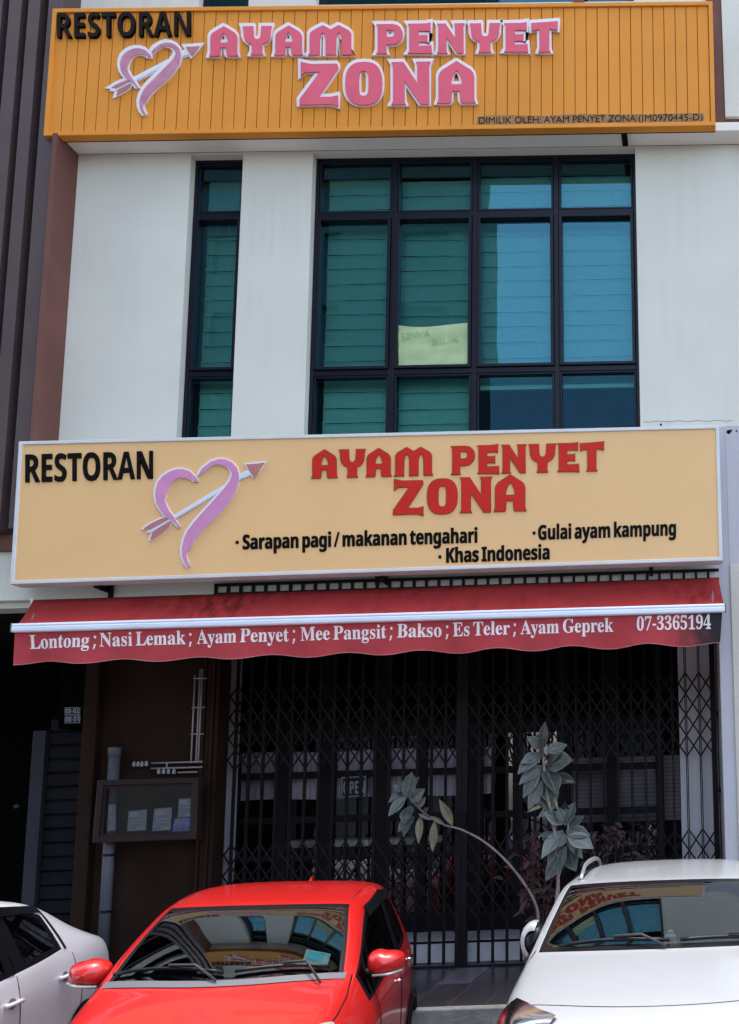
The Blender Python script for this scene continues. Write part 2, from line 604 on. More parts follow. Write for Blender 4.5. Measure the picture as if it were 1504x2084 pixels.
FONTS = {
 'serif': {
  '-': (108, '13 77,13 103,95 103,95 77'),
  '0': (187, '94 -3,67 1,45 12,30 31,19 55,16 70,13 86,12 103,11 121,12 139,13 155,16 171,19 185,30 210,45 228,67 239,94 243,121 239,142 228,157 210,168 185,172 171,174 155,176 138,176 120,176 102,174 85,172 70,168 55,157 31,141 12,120 1/94 18,110 25,119 45,121 60,123 77,124 98,124 120,124 143,123 163,121 180,119 195,110 215,94 221,79 215,70 195,67 180,65 163,64 143,63 120,64 98,65 77,67 60,70 45,79 25'),
  '1': (187, '33 0,33 18,60 18,68 19,73 22,76 29,77 40,77 208,65 194,54 183,44 175,34 173,26 175,20 180,16 188,14 198,25 201,37 206,50 213,66 224,89 241,127 241,127 40,128 30,130 24,135 19,144 18,171 18,171 0'),
  '3': (187, '82 -3,59 -2,40 2,27 9,17 17,11 27,9 37,12 48,18 56,27 61,38 63,41 44,49 31,63 23,79 20,90 21,100 25,108 30,115 40,119 52,121 70,117 87,107 101,91 110,69 113,48 113,48 134,70 134,89 138,102 148,110 164,112 184,111 200,105 212,97 220,85 223,74 221,66 215,61 206,58 196,56 183,56 171,37 172,24 178,15 187,12 200,17 217,31 231,54 240,86 243,118 240,143 229,159 212,164 188,160 168,149 151,133 137,112 128,126 125,140 119,152 111,163 101,170 87,172 69,170 50,165 35,156 22,144 12,130 5,115 0,99 -2'),
  '4': (187, '60 0,60 18,70 18,80 19,89 22,95 29,97 42,97 62,4 62,4 83,100 240,146 240,146 85,181 85,181 62,146 62,146 42,148 29,154 22,163 19,174 18,178 18,178 0/28 85,97 85,97 143,98 175,100 208,95 197,87 183,79 169,73 160'),
  '5': (187, '82 -3,60 -2,42 3,29 9,20 18,15 27,13 37,15 48,21 55,29 59,40 60,41 51,44 42,48 33,55 26,65 22,77 20,88 21,98 25,106 32,113 42,117 56,119 74,116 96,107 111,92 121,73 124,61 123,52 122,36 118,20 124,31 240,158 240,160 179,140 179,138 190,136 195,133 199,129 202,122 203,52 203,47 141,54 143,63 144,84 146,102 145,119 141,134 136,146 128,164 105,170 74,168 54,162 37,153 24,141 14,128 6,113 1,97 -2'),
  '6': (187, '98 -3,75 0,55 9,38 24,26 47,21 60,18 75,16 92,15 111,17 138,21 163,28 185,39 205,52 221,69 233,88 241,111 243,130 242,146 238,157 232,164 224,169 216,170 206,168 196,161 188,149 182,130 180,129 190,128 200,126 209,122 217,116 222,108 223,90 218,76 200,71 188,67 172,64 155,62 135,70 139,80 143,93 146,109 147,136 143,158 129,171 107,176 78,175 60,171 45,165 31,156 19,145 9,132 2,116 -2/99 19,111 22,120 32,125 49,127 74,125 98,119 114,109 123,96 127,87 125,77 121,68 116,62 110,63 88,65 69,69 53,73 40,85 24'),
  '7': (187, '55 0,145 203,56 203,43 199,37 186,35 169,15 169,16 240,177 240,177 223,84 0'),
  '9': (187, '76 -3,58 -2,44 2,34 9,27 16,22 25,21 35,22 41,25 47,30 51,38 54,43 40,52 28,63 20,78 18,97 24,112 42,121 73,125 115,117 106,106 99,93 94,78 92,51 97,30 110,16 132,12 162,14 185,21 204,32 221,48 233,66 241,89 243,112 240,132 231,149 216,162 195,166 181,170 166,172 149,173 130,171 104,167 78,160 56,150 36,137 19,120 7,100 -1/92 117,103 118,112 123,120 130,125 139,125 159,123 176,120 190,116 201,105 216,91 221,78 217,68 206,62 189,60 164,68 128'),
  ';': (90, '44 139,36 140,30 144,25 151,24 162,25 173,30 180,36 183,44 185,52 183,59 180,64 173,65 162,64 151,59 144,52 140/10 -43,17 -16,23 13,28 39,59 39,61 35,56 17,49 -4,33 -43'),
  'A': (218, '-4 0,-4 9,5 11,12 15,18 24,25 37,103 233,112 233,192 43,199 28,206 17,212 11,222 9,222 0,115 0,115 9,135 13,142 23,140 30,136 41,126 66,52 66,39 35,38 29,37 24,43 13,62 9,64 9,64 0/57 80,121 80,88 160'),
  'B': (221, '8 0,8 9,22 11,31 16,36 26,37 41,37 184,37 197,35 206,31 212,26 216,18 219,8 219,8 228,110 228,149 224,176 215,193 198,198 175,195 157,184 142,167 131,143 124,172 115,193 103,205 86,209 66,203 38,186 17,172 10,157 4,139 1,119 0/91 126,94 126,117 128,132 136,140 150,142 173,140 192,135 206,124 214,108 217,99 216,94 212,92 206,91 195/111 12,129 15,142 25,148 41,150 64,147 88,139 104,123 113,99 116,91 116,91 33,92 23,95 17,101 13'),
  'E': (220, '7 0,7 8,22 10,31 15,36 24,38 39,38 184,36 202,31 213,22 218,8 219,8 228,199 228,199 160,192 160,184 186,170 203,148 212,116 215,106 215,100 214,96 212,93 208,92 203,91 194,91 123,97 123,116 126,130 134,138 150,144 173,152 173,152 59,144 59,141 77,137 91,130 100,120 107,108 110,93 111,91 111,91 34,93 23,96 17,103 15,115 14,138 15,157 19,172 27,185 37,196 52,206 72,215 72,201 0'),
  'G': (253, '134 -5,116 -4,100 -1,85 3,71 10,47 28,29 51,22 65,18 81,15 97,14 115,15 131,18 147,22 162,29 176,46 200,70 218,83 224,97 229,113 232,129 233,156 230,185 220,189 219,194 218,199 219,203 221,206 226,210 233,219 233,219 154,210 154,202 173,191 189,179 203,165 213,149 219,134 222,107 215,88 195,77 161,73 114,74 89,77 67,83 49,90 34,110 13,138 6,154 8,164 14,169 23,171 36,171 64,170 77,165 85,154 89,138 91,138 99,250 99,250 91,236 89,228 85,224 77,223 64,223 14,201 6,179 0,156 -4'),
  'L': (213, '8 0,8 9,22 11,31 16,36 25,37 40,37 189,36 204,31 212,22 217,8 219,8 228,125 228,125 219,113 219,104 217,98 214,94 208,92 200,91 189,91 41,91 31,93 24,95 19,100 16,107 14,117 14,139 15,157 20,172 28,185 40,195 56,204 77,214 77,201 0'),
  'M': (317, '7 0,7 9,21 11,31 16,36 25,38 40,38 191,37 201,35 208,32 213,26 216,18 218,7 219,7 228,92 228,158 71,225 228,309 228,309 219,295 217,286 212,282 203,280 189,280 43,281 30,282 21,286 15,291 12,298 10,308 9,308 0,198 0,198 9,208 10,216 12,222 16,225 22,227 30,227 42,227 199,144 0,135 0,53 194,53 40,54 24,60 15,70 10,85 9,85 0'),
  'N': (246, '201 -5,53 175,53 39,55 24,59 15,68 11,83 9,83 0,9 0,9 9,19 10,27 12,32 15,36 21,37 29,38 39,38 194,24 210,18 217,9 219,9 228,78 228,195 84,195 189,195 199,193 207,190 212,184 216,176 218,166 219,166 228,240 228,240 219,225 217,217 212,212 203,211 188,211 -5'),
  'P': (208, '8 0,8 9,22 11,31 16,36 25,37 40,37 189,36 203,31 212,22 217,8 219,8 228,107 228,127 227,144 226,157 223,168 220,183 211,195 199,202 184,204 166,199 140,183 120,172 112,157 107,140 104,121 103,91 103,91 40,93 25,97 16,106 11,121 9,121 0/91 115,101 115,122 118,136 126,144 142,146 165,144 187,138 203,126 212,108 216,100 215,95 212,92 207,91 199'),
  'T': (211, '46 0,46 9,61 10,71 15,76 25,78 40,78 217,75 217,51 213,33 202,20 183,14 159,5 159,5 228,205 228,205 158,197 158,191 184,178 202,160 213,134 217,132 217,132 40,133 25,138 15,148 10,164 9,164 0'),
  'a': (171, '127 -5,108 1,100 17,76 1,48 -4,32 -2,20 6,13 17,10 32,15 52,32 68,44 75,59 82,78 89,99 95,99 121,98 133,93 141,85 146,74 148,58 145,52 137,53 134,57 128,60 122,61 116,60 107,55 101,48 97,39 95,29 97,22 102,18 109,16 118,19 129,25 139,34 147,47 154,63 158,81 159,112 156,132 146,143 129,146 105,146 31,147 24,147 20,149 18,152 17,156 18,160 21,165 14,147 0/76 17,81 18,87 20,93 25,99 32,99 85,69 69,59 42,63 23'),
  'e': (150, '77 -5,59 -2,42 5,29 18,18 34,12 55,10 79,12 101,19 120,30 136,43 149,60 157,79 159,104 154,124 140,137 117,141 87,141 83,58 83,61 56,69 37,82 25,100 21,118 27,135 43,142 36,129 18,114 5,96 -2/58 96,101 96,101 107,100 126,97 139,90 146,81 148,64 137,58 102'),
  'g': (163, '73 -70,44 -68,24 -61,11 -50,7 -37,14 -23,34 -13,17 0,12 15,14 27,21 37,33 46,51 55,34 64,21 75,14 89,11 106,13 121,20 134,30 144,44 152,60 157,79 159,98 157,117 152,158 152,158 134,134 134,143 119,146 102,144 88,138 76,129 65,117 58,102 53,86 51,78 52,71 52,63 51,56 47,52 42,50 36,55 27,71 25,88 25,111 23,129 20,143 15,151 6,156 -5,158 -18,152 -40,136 -56,124 -62,110 -67,92 -69/79 62,89 65,95 73,99 86,100 105,99 125,95 138,89 146,79 148,69 146,62 138,58 125,57 105,58 86,62 73,69 65/80 -58,119 -52,132 -33,130 -25,125 -21,116 -18,102 -17,48 -17,40 -26,37 -36,39 -45,47 -52,61 -56'),
  'i': (99, '50 181,41 183,32 188,27 196,25 206,27 216,32 224,41 230,50 232,60 230,68 224,74 216,76 206,74 196,68 188,60 183/9 0,9 8,18 10,23 13,25 19,26 28,26 126,25 136,23 142,19 145,10 147,10 155,74 155,74 28,75 19,77 13,82 10,90 8,90 0'),
  'k': (179, '9 0,9 8,17 10,23 13,25 19,26 28,26 199,26 209,24 215,19 218,10 220,10 228,74 228,74 84,113 124,120 132,122 139,118 145,104 147,103 147,103 155,173 155,173 147,154 142,137 130,111 104,173 17,180 10,188 8,188 0,105 0,105 8,108 8,117 10,120 16,119 20,116 25,81 74,74 67,74 28,75 19,77 13,82 10,90 8,90 0'),
  'l': (99, '9 0,9 8,18 10,23 13,25 19,26 28,26 199,26 208,24 215,19 218,10 220,10 228,74 228,74 28,75 19,77 13,82 10,90 8,90 0'),
  'm': (277, '9 0,9 8,17 9,22 13,25 19,26 28,26 127,25 136,23 142,18 146,9 147,9 155,73 155,73 132,94 152,119 159,146 152,160 131,182 152,209 159,228 156,241 146,249 129,252 106,252 28,253 19,255 13,260 9,268 8,268 0,189 0,189 8,197 9,201 13,204 19,205 28,205 108,204 120,202 129,197 134,189 136,175 131,162 119,162 28,163 19,165 13,170 9,178 8,178 0,100 0,100 8,108 9,112 13,115 19,116 28,116 108,115 120,113 129,108 134,100 136,85 131,73 118,73 28,74 19,76 13,81 10,89 8,89 0'),
  'n': (190, '9 0,9 8,17 9,22 13,25 19,26 28,26 127,25 136,23 142,18 146,9 147,9 155,74 155,74 134,95 153,122 159,141 156,154 146,162 129,165 106,165 28,166 19,169 13,174 9,182 8,182 0,101 0,101 8,103 8,114 13,118 28,118 108,117 120,115 129,110 134,101 136,87 131,74 118,74 28,75 19,77 13,82 9,90 8,90 0'),
  'o': (168, '84 -5,63 -2,45 6,30 18,19 35,12 55,9 77,12 99,19 119,30 136,45 149,63 157,84 159,105 157,123 149,138 136,149 120,156 100,158 77,156 54,149 34,138 18,123 5,105 -2/84 6,96 9,104 19,107 28,109 41,110 77,108 114,104 135,96 146,84 149,72 146,64 135,60 114,58 77,59 57,60 41,62 28,64 19,72 9'),
  'p': (185, '9 -70,9 -62,15 -61,20 -59,23 -55,25 -50,26 -32,26 122,25 134,23 142,18 145,10 147,10 155,72 155,72 131,90 152,115 160,132 157,146 149,158 137,167 121,173 102,175 80,173 57,167 36,158 19,146 6,131 -2,113 -5,91 0,74 16,74 -29,74 -41,76 -49,79 -55,83 -59,90 -61,99 -61,99 -70/98 14,111 18,120 30,125 50,126 77,125 104,121 124,113 135,99 139,85 134,74 118,74 34,84 19'),
  'r': (143, '9 0,9 8,18 10,23 13,25 19,26 28,26 126,25 136,23 143,18 146,10 147,10 155,73 155,73 126,82 140,94 151,105 157,117 159,129 157,138 152,143 144,145 133,143 124,139 117,132 113,124 111,116 112,111 115,103 125,99 129,94 130,87 128,81 121,76 110,75 96,75 28,76 18,79 13,87 10,99 8,99 0'),
  's': (144, '76 -5,61 -3,43 3,37 4,30 2,26 -4,18 -4,18 53,27 53,33 34,43 19,56 10,70 7,81 9,89 13,94 20,96 29,92 42,78 52,53 65,38 74,27 85,21 97,18 110,22 130,32 145,49 156,71 160,83 158,99 154,103 153,106 152,111 154,115 160,122 160,122 111,114 111,107 127,98 139,87 146,75 148,65 147,58 143,54 137,52 130,54 122,58 116,64 111,73 106,96 95,111 86,121 76,127 63,129 47,125 26,114 9,97 -2'),
  't': (114, '62 -5,44 -2,33 5,26 18,24 36,24 139,10 139,10 150,29 168,44 185,56 199,64 212,72 212,72 155,104 155,104 139,72 139,72 41,73 32,75 25,78 21,84 20,95 24,103 37,111 33,102 16,91 5,78 -2'),
  'y': (150, '26 -70,15 -68,5 -62,-1 -53,-3 -42,-2 -34,2 -27,9 -21,18 -20,26 -21,32 -25,36 -30,37 -38,37 -41,37 -44,38 -48,43 -49,49 -46,57 -37,61 -30,65 -22,68 -13,70 -2,18 125,12 138,8 144,4 146,-2 147,-2 155,81 155,81 147,73 146,68 145,65 142,64 137,65 133,66 128,93 59,115 121,118 130,119 137,118 142,115 145,109 146,101 147,101 155,150 155,150 147,143 145,139 140,134 132,130 121,81 -12,73 -33,65 -48,56 -59,48 -65,38 -69'),
 },
 'sans': {
  '-': (108, '13 77,13 103,95 103,95 77'),
  '/': (125, '3 0,93 240,122 240,32 0'),
  '0': (192, '96 -3,75 -1,58 5,44 15,32 29,23 47,17 68,13 93,12 120,13 139,14 156,17 172,20 186,31 211,47 229,68 240,96 243,116 241,133 235,148 225,159 211,168 193,175 172,178 147,180 120,179 101,178 84,175 68,171 54,161 29,145 11,123 0/96 38,112 43,122 58,125 70,127 84,129 101,129 120,129 139,127 156,125 170,122 182,112 197,96 202,80 197,70 182,66 170,64 156,63 139,62 120,63 101,64 84,66 70,70 58,80 43'),
  '1': (192, '88 0,88 139,88 162,89 186,82 179,72 170,44 148,20 178,97 240,139 240,139 0'),
  '2': (192, '13 0,13 35,74 96,103 127,112 139,119 150,123 161,124 172,122 185,116 194,107 199,95 201,81 199,68 194,54 187,40 176,13 209,23 218,35 226,47 233,62 238,78 242,98 243,120 241,139 235,154 224,165 211,172 196,174 178,172 159,166 142,157 126,144 110,127 93,107 74,77 45,77 43,181 43,181 0'),
  '3': (192, '82 -3,63 -3,45 0,28 4,13 10,13 53,29 46,45 41,61 38,77 37,100 39,115 46,123 58,126 73,124 82,121 90,114 96,103 100,88 103,68 104,50 104,50 143,68 143,88 144,102 147,112 152,118 158,121 166,122 175,120 186,114 195,103 200,88 202,72 201,58 196,46 190,37 185,13 220,28 229,46 236,67 241,91 243,109 242,124 239,138 235,150 228,166 210,172 186,168 164,157 146,140 134,120 126,120 125,145 119,164 108,175 91,179 70,176 50,168 32,155 18,137 6,112 -1'),
  '8': (192, '96 -3,77 -2,60 1,46 6,34 14,17 34,12 61,15 83,25 101,40 114,58 125,43 136,30 150,22 166,19 185,22 203,30 217,42 228,58 236,77 241,96 243,116 241,134 236,150 228,162 217,170 203,173 185,170 165,160 150,147 137,130 127,142 119,154 111,164 101,173 90,178 77,180 62,177 44,169 28,157 14,140 5,119 -1/96 148,107 154,116 161,123 170,125 181,123 192,117 199,107 204,96 206,84 204,75 199,69 192,67 181,69 170,76 161,85 154/95 34,112 36,124 42,131 51,133 63,132 72,128 79,122 86,114 92,98 102,94 104,80 96,69 87,61 77,59 64,61 52,68 42,79 36'),
  'A': (231, '0 0,85 241,147 241,232 0,177 0,160 57,72 57,55 0/85 100,147 100,130 155,125 170,120 188,116 203,111 187,106 168,102 155'),
  'E': (188, '30 0,30 240,168 240,168 198,81 198,81 145,162 145,162 104,81 104,81 42,168 42,168 0'),
  'G': (243, '131 -3,106 -1,83 5,64 14,48 28,36 46,27 67,21 92,19 120,20 138,23 155,28 171,34 185,42 198,52 210,63 220,77 228,91 235,108 239,125 242,145 243,164 242,182 239,200 234,216 228,199 188,187 193,174 197,160 200,144 201,124 198,106 191,92 179,81 162,74 142,72 119,73 97,78 78,86 61,98 49,114 42,134 39,153 40,167 42,167 92,121 92,121 135,216 135,216 10,197 5,177 0,155 -2'),
  'I': (130, '11 0,11 29,40 42,40 197,11 211,11 240,120 240,120 211,91 197,91 42,120 29,120 0'),
  'K': (223, '30 0,30 240,81 240,81 130,91 144,101 158,166 240,222 240,139 134,223 0,165 0,102 101,81 86,81 0'),
  'N': (273, '30 0,30 240,94 240,198 60,199 60,198 93,197 126,197 240,243 240,243 0,178 0,74 181,73 181,75 147,76 113,76 0'),
  'O': (267, '134 -3,115 -2,98 1,83 5,69 12,47 31,32 55,26 70,23 86,20 103,19 121,20 139,23 155,26 171,32 185,47 210,69 228,83 235,98 240,115 242,134 243,153 242,169 240,185 235,198 228,220 210,236 185,241 171,245 155,247 138,248 120,247 102,245 85,241 70,236 55,220 31,198 12,185 5,169 1,152 -2/134 39,162 45,180 61,186 73,191 87,194 102,194 120,194 138,191 154,186 168,180 180,162 196,134 201,106 196,87 180,81 168,76 154,74 138,73 120,74 102,76 87,81 73,87 61,106 45'),
  'P': (211, '30 0,30 240,107 240,128 239,147 235,162 229,174 220,190 196,196 165,194 145,187 126,175 109,158 96,134 88,103 85,81 85,81 0/81 127,98 127,117 129,132 135,141 147,144 163,134 189,104 198,81 198'),
  'R': (221, '30 0,30 240,100 240,123 239,143 235,159 230,172 222,190 200,196 168,194 152,190 139,182 128,173 118,162 111,151 104,222 0,165 0,108 92,81 92,81 0/81 133,97 133,119 135,133 142,142 152,144 167,141 181,133 191,118 196,96 198,81 198'),
  'S': (185, '83 -3,65 -2,47 0,31 5,15 11,15 58,33 51,51 45,69 40,87 39,103 40,114 46,120 54,122 64,119 76,108 86,93 95,75 103,57 113,48 119,38 127,30 136,24 147,20 160,18 175,24 204,40 225,52 233,66 239,82 242,99 243,118 242,135 239,152 233,171 226,154 187,139 193,125 197,111 200,98 201,85 199,76 194,70 186,68 177,71 165,79 156,93 148,113 138,130 130,145 120,156 110,165 98,170 84,172 66,166 38,149 16,136 7,121 1,103 -2'),
  'T': (194, '72 0,72 197,7 197,7 240,188 240,188 197,123 197,123 0'),
  'a': (202, '71 -3,48 0,30 11,18 29,14 55,19 80,35 98,46 104,60 109,77 112,96 113,128 114,128 122,126 135,120 143,111 148,99 150,86 149,73 146,60 142,48 137,31 171,47 177,64 183,82 186,101 187,134 183,158 171,173 151,178 122,178 0,143 0,133 25,132 25,120 12,107 3,91 -2/90 33,105 36,117 43,125 54,128 70,128 85,108 84,88 82,75 76,68 66,65 54,67 45,72 38,80 34'),
  'd': (212, '84 -3,57 3,34 21,26 34,20 50,16 69,15 91,16 113,20 133,26 149,35 163,57 181,86 187,104 185,118 179,130 170,138 160,140 160,138 175,136 196,136 255,186 255,186 0,148 0,138 24,136 24,128 13,117 5,102 -1/102 37,119 40,131 49,137 64,140 86,140 91,138 115,131 132,120 143,101 146,86 143,75 132,68 114,66 91,68 67,75 50,87 40'),
  'e': (198, '109 -3,83 -1,60 7,42 20,27 38,18 61,15 90,18 120,26 144,39 163,56 176,77 184,102 187,120 185,136 181,150 175,162 165,172 153,178 139,183 122,184 103,184 79,66 79,69 60,78 46,93 37,111 34,128 35,144 37,158 42,174 48,174 10,160 4,145 0,129 -3/67 112,137 112,135 128,128 140,118 148,102 151,89 149,78 142,70 130'),
  'g': (212, '95 -81,76 -80,59 -78,42 -75,26 -70,26 -30,43 -36,61 -40,79 -43,98 -44,127 -34,136 -2,136 1,137 13,138 24,136 24,126 11,114 3,100 -2,84 -3,55 3,33 22,25 35,20 52,16 70,15 91,16 113,20 131,26 148,34 162,56 180,86 187,116 180,139 160,140 160,144 183,186 183,186 0,185 -19,181 -35,173 -49,163 -60,150 -69,134 -75,116 -79/102 36,119 39,130 47,137 62,140 85,140 91,137 116,131 133,119 143,101 146,86 143,75 132,68 115,66 91,68 67,75 50,86 39'),
  'h': (220, '26 0,26 255,76 255,76 203,75 177,74 160,77 160,87 172,99 180,114 185,130 187,157 183,177 171,191 150,195 120,195 0,145 0,145 107,138 137,116 147,97 143,85 131,78 112,76 86,76 0'),
  'i': (102, '51 206,41 208,32 212,26 219,24 231,26 243,32 250,41 254,51 255,62 254,71 250,77 243,79 231,77 219,71 212,62 208/26 0,26 183,76 183,76 0'),
  'k': (208, '26 0,26 255,76 255,76 141,75 120,74 100,85 114,96 128,147 183,204 183,131 104,208 0,150 0,98 74,76 57,76 0'),
  'l': (102, '26 0,26 255,76 255,76 0'),
  'm': (329, '26 0,26 183,64 183,71 160,74 160,84 172,97 180,112 185,127 187,146 185,162 180,174 172,183 160,187 160,197 172,211 180,226 185,241 187,269 183,289 171,301 150,305 120,305 0,255 0,255 107,248 137,227 147,210 143,199 133,192 115,190 92,190 0,140 0,140 107,133 137,113 147,95 143,84 131,78 112,76 86,76 0'),
  'n': (220, '26 0,26 183,64 183,71 160,74 160,84 172,98 180,114 185,130 187,157 183,178 171,191 150,195 120,195 0,145 0,145 107,144 124,138 137,129 144,116 147,97 143,85 131,78 112,76 86,76 0'),
  'o': (208, '103 -3,79 -1,58 8,40 21,27 40,18 64,15 92,17 114,21 132,29 149,39 162,52 173,67 181,85 185,104 187,129 184,150 176,168 162,181 144,190 120,193 92,191 70,187 52,179 35,169 21,156 11,140 3,123 -2/104 37,121 40,133 51,139 68,142 92,139 116,133 133,121 143,104 146,87 143,75 133,68 116,66 92,68 68,75 51,87 40'),
  'p': (212, '26 -81,26 183,67 183,74 160,76 160,85 170,96 179,110 185,128 187,156 181,178 163,187 149,193 133,196 114,197 92,196 70,192 51,186 35,178 21,155 3,127 -3,109 -2,95 4,85 12,76 20,74 20,76 6,76 -7,76 -81/113 37,128 41,138 52,144 69,146 93,144 116,138 133,127 143,112 147,96 144,85 135,79 119,76 98,76 92,78 69,84 52,95 41'),
  'r': (152, '26 0,26 183,64 183,72 152,74 152,83 166,96 177,111 184,129 187,137 186,145 185,142 138,135 140,127 140,114 139,102 135,92 130,83 121,78 109,76 93,76 0'),
  's': (167, '76 -3,58 -3,43 -1,29 2,15 7,15 49,31 43,47 38,63 34,78 33,90 34,99 38,103 43,105 49,104 53,102 57,98 61,91 66,65 78,50 85,37 93,27 100,20 110,16 122,15 136,20 158,35 174,58 184,88 187,104 186,120 183,136 179,152 172,137 136,111 146,99 149,87 150,70 147,65 138,66 134,68 130,72 126,79 122,103 111,118 105,130 98,140 90,148 81,153 69,154 54,149 30,134 12,123 5,110 0,94 -2'),
  't': (145, '89 -3,73 -2,60 2,48 9,39 21,33 36,32 57,32 146,8 146,8 167,35 184,50 222,82 222,82 183,133 183,133 146,82 146,82 57,83 48,88 42,95 38,103 37,112 37,120 38,135 42,135 5,126 2,115 -1,103 -3'),
  'u': (220, '90 -3,64 1,43 13,30 33,25 64,25 183,75 183,75 76,77 59,82 47,91 39,105 37,124 41,136 52,142 71,144 97,144 183,194 183,194 0,156 0,149 24,147 24,136 11,123 3,107 -2'),
  'y': (191, '37 -81,22 -80,11 -78,11 -38,20 -40,31 -40,45 -38,56 -31,64 -20,70 -8,73 1,0 183,55 183,89 80,93 65,95 48,96 48,99 65,103 80,137 183,191 183,113 -24,101 -48,83 -66,62 -77'),
 },
}
# car placement on the road: local origin, yaw in degrees, height factor
RED_LOC, RED_YAW, RED_ZS, RED_ROLL = (-3.05, -2.26, 0.0), 11.5, 1.055, 1.6
SUV_LOC, SUV_YAW = (-0.23, -2.50, 0.0), 1.0
SED_LOC, SED_YAW, SED_ZS = (-5.46, -2.72, 0.03), 12.0, 1.055
FLOOR = 0.42
TILE_X = -PZ(959.6, 2004.7, FLOOR).x
M['tile'] = tile_mat()

# ---------------------------------------------------------------- setting
g = MB()
g.quad((-80, -90, 0), (80, -90, 0), (80, 40, 0), (-80, 40, 0))
struct(g.build('road', M['asphalt']))
g = MB().box(-24, 16, -0.63, 7.0, 0.02, FLOOR)
struct(g.build('pavement', M['tile']))
g = MB().box(-24, 16, -0.75, -0.632, 0.004, FLOOR - 0.003)
struct(g.build('kerb', M['concrete'], bevel=0.012))
# one paler tile let into the floor
a, b = PZ(930, 1970, FLOOR), PZ(991, 1970, FLOOR)
c, d = PZ(964, 2001, FLOOR), PZ(894, 2003, FLOOR)
x0, x1 = (a.x + d.x) / 2, (b.x + c.x) / 2
y0, y1 = (c.y + d.y) / 2, (a.y + b.y) / 2
struct(MB().box(x0, x1, y0, y1, FLOOR - 0.05, FLOOR + 0.004).build('pale_tile_ground', M['lighttile']))

# ---------------------------------------------------------------- shophouse
SH = thing('shophouse', 'white three storey shophouse front with brown trim behind the two restaurant signs', 'building', (-3.1, 0, 0))
XL = P(140, 602, 0).x                      # left edge of the white wall
XR = P(1500, 600, 0).x + 0.12              # right edge
ZS = 9.02                                  # soffit height
ZB = P(300, 1206, 0).z                     # beam bottom
W1 = (P(374, 600, 0).x, P(482.5, 600, 0).x)
W2 = (P(627.5, 600, 0).x, P(1298, 590, 0).x)
WZ = 5.55                                  # window sill, behind the lower sign


def wall_holes(mb, x0, x1, z0, z1, holes, Y, dep):
    xs = sorted({x0, x1} | {h[0] for h in holes} | {h[1] for h in holes})
    zs = sorted({z0, z1} | {h[2] for h in holes} | {h[3] for h in holes})
    for i in range(len(xs) - 1):
        for k in range(len(zs) - 1):
            cx, cz = (xs[i] + xs[i + 1]) / 2, (zs[k] + zs[k + 1]) / 2
            if any(h[0] < cx < h[1] and h[2] < cz < h[3] for h in holes):
                continue
            mb.quad((xs[i], Y, zs[k]), (xs[i + 1], Y, zs[k]), (xs[i + 1], Y, zs[k + 1]), (xs[i], Y, zs[k + 1]))
            mb.quad((xs[i], Y + dep, zs[k]), (xs[i], Y + dep, zs[k + 1]), (xs[i + 1], Y + dep, zs[k + 1]), (xs[i + 1], Y + dep, zs[k]))
    for h in holes:
        a, b, c, d = h
        mb.quad((a, Y, c), (a, Y, d), (a, Y + dep, d), (a, Y + dep, c))
        mb.quad((b, Y, c), (b, Y + dep, c), (b, Y + dep, d), (b, Y, d))
        mb.quad((a, Y, d), (b, Y, d), (b, Y + dep, d), (a, Y + dep, d))
        mb.quad((a, Y, c), (a, Y + dep, c), (b, Y + dep, c), (b, Y, c))
    mb.quad((x0, Y, z0), (x1, Y, z0), (x1, Y + dep, z0), (x0, Y + dep, z0))
    mb.quad((x0, Y, z0), (x0, Y + dep, z0), (x0, Y + dep, z1), (x0, Y, z1))
    mb.quad((x1, Y, z0), (x1, Y, z1), (x1, Y + dep, z1), (x1, Y + dep, z0))


mb = MB()
wall_holes(mb, XL, XR, ZB, ZS, [(W1[0], W1[1], WZ, ZS - 0.02), (W2[0], W2[1], WZ, ZS - 0.02)], 0, 0.22)
mb.build('wall', M['wall'], SH)
# third floor wall (above the upper sign) with the sills of its windows
Z3 = P(800, 8, 0).z
h3 = [(P(404, 6, 0).x, P(506, 6, 0).x, P(455, 14, 0).z, 11.3), (P(642, 4, 0).x, P(1290, 2, 0).x, P(900, 7, 0).z, 11.3)]
mb = MB()
wall_holes(mb, P(150, 20, 0).x, P(1449, 5, 0).x, P(800, 120, 0).z, 13.5, h3, 0, 0.22)
mb.build('wall', M['wall'], SH)
# the ledge (soffit) below the upper sign and brown band behind the sign
SOF0 = XL - 0.02
M['ledge'] = plaster('bounce_lit_plaster', (0.84, 0.80, 0.74), 0.05)  # lighter than the wall: bounce light put into the ledge colour
zl = ZS
MB().box(SOF0 - 0.04, XR + 0.6, -0.20, 0.0, zl + 0.002, zl + 0.10).build('ledge', M['ledge'], SH, bevel=0.006)
MB().box(P(1440, 100, 0).x, P(1471, 100, 0).x, -0.03, 0.2, zl + 0.102, 13.5).build('brown_band', M['brown'], SH)
MB().box(P(150, 270, 0).x, XR + 0.6, -0.012, 0.2, zl + 0.102, P(800, 110, 0).z).build('brown_band', M['brown'], SH)
MB().box(P(1190, 5, 0).x - 0.12, P(1190, 5, 0).x, -0.025, -0.002, P(800, 60, 0).z, 13.5).build('brown_band', M['brown'], SH)
# brown party fin on the left, turned towards the street
MB().box(XL - 0.05, XL - 0.002, -0.31, 0.25, 4.45, zl).build('party_fin', M['brown'], SH, bevel=0.004)
# beam over the shopfront
MB().box(-9.4, P(1459, 1180, 0).x, -0.05, 0.28, ZB - 0.06, P(800, 1000, 0).z).build('beam', M['wall'], SH, bevel=0.008)
MB().box(-9.4, P(1459, 1180, 0).x, 0.02, 0.24, ZB - 0.12, ZB - 0.062).build('beam', M['wall'], SH)
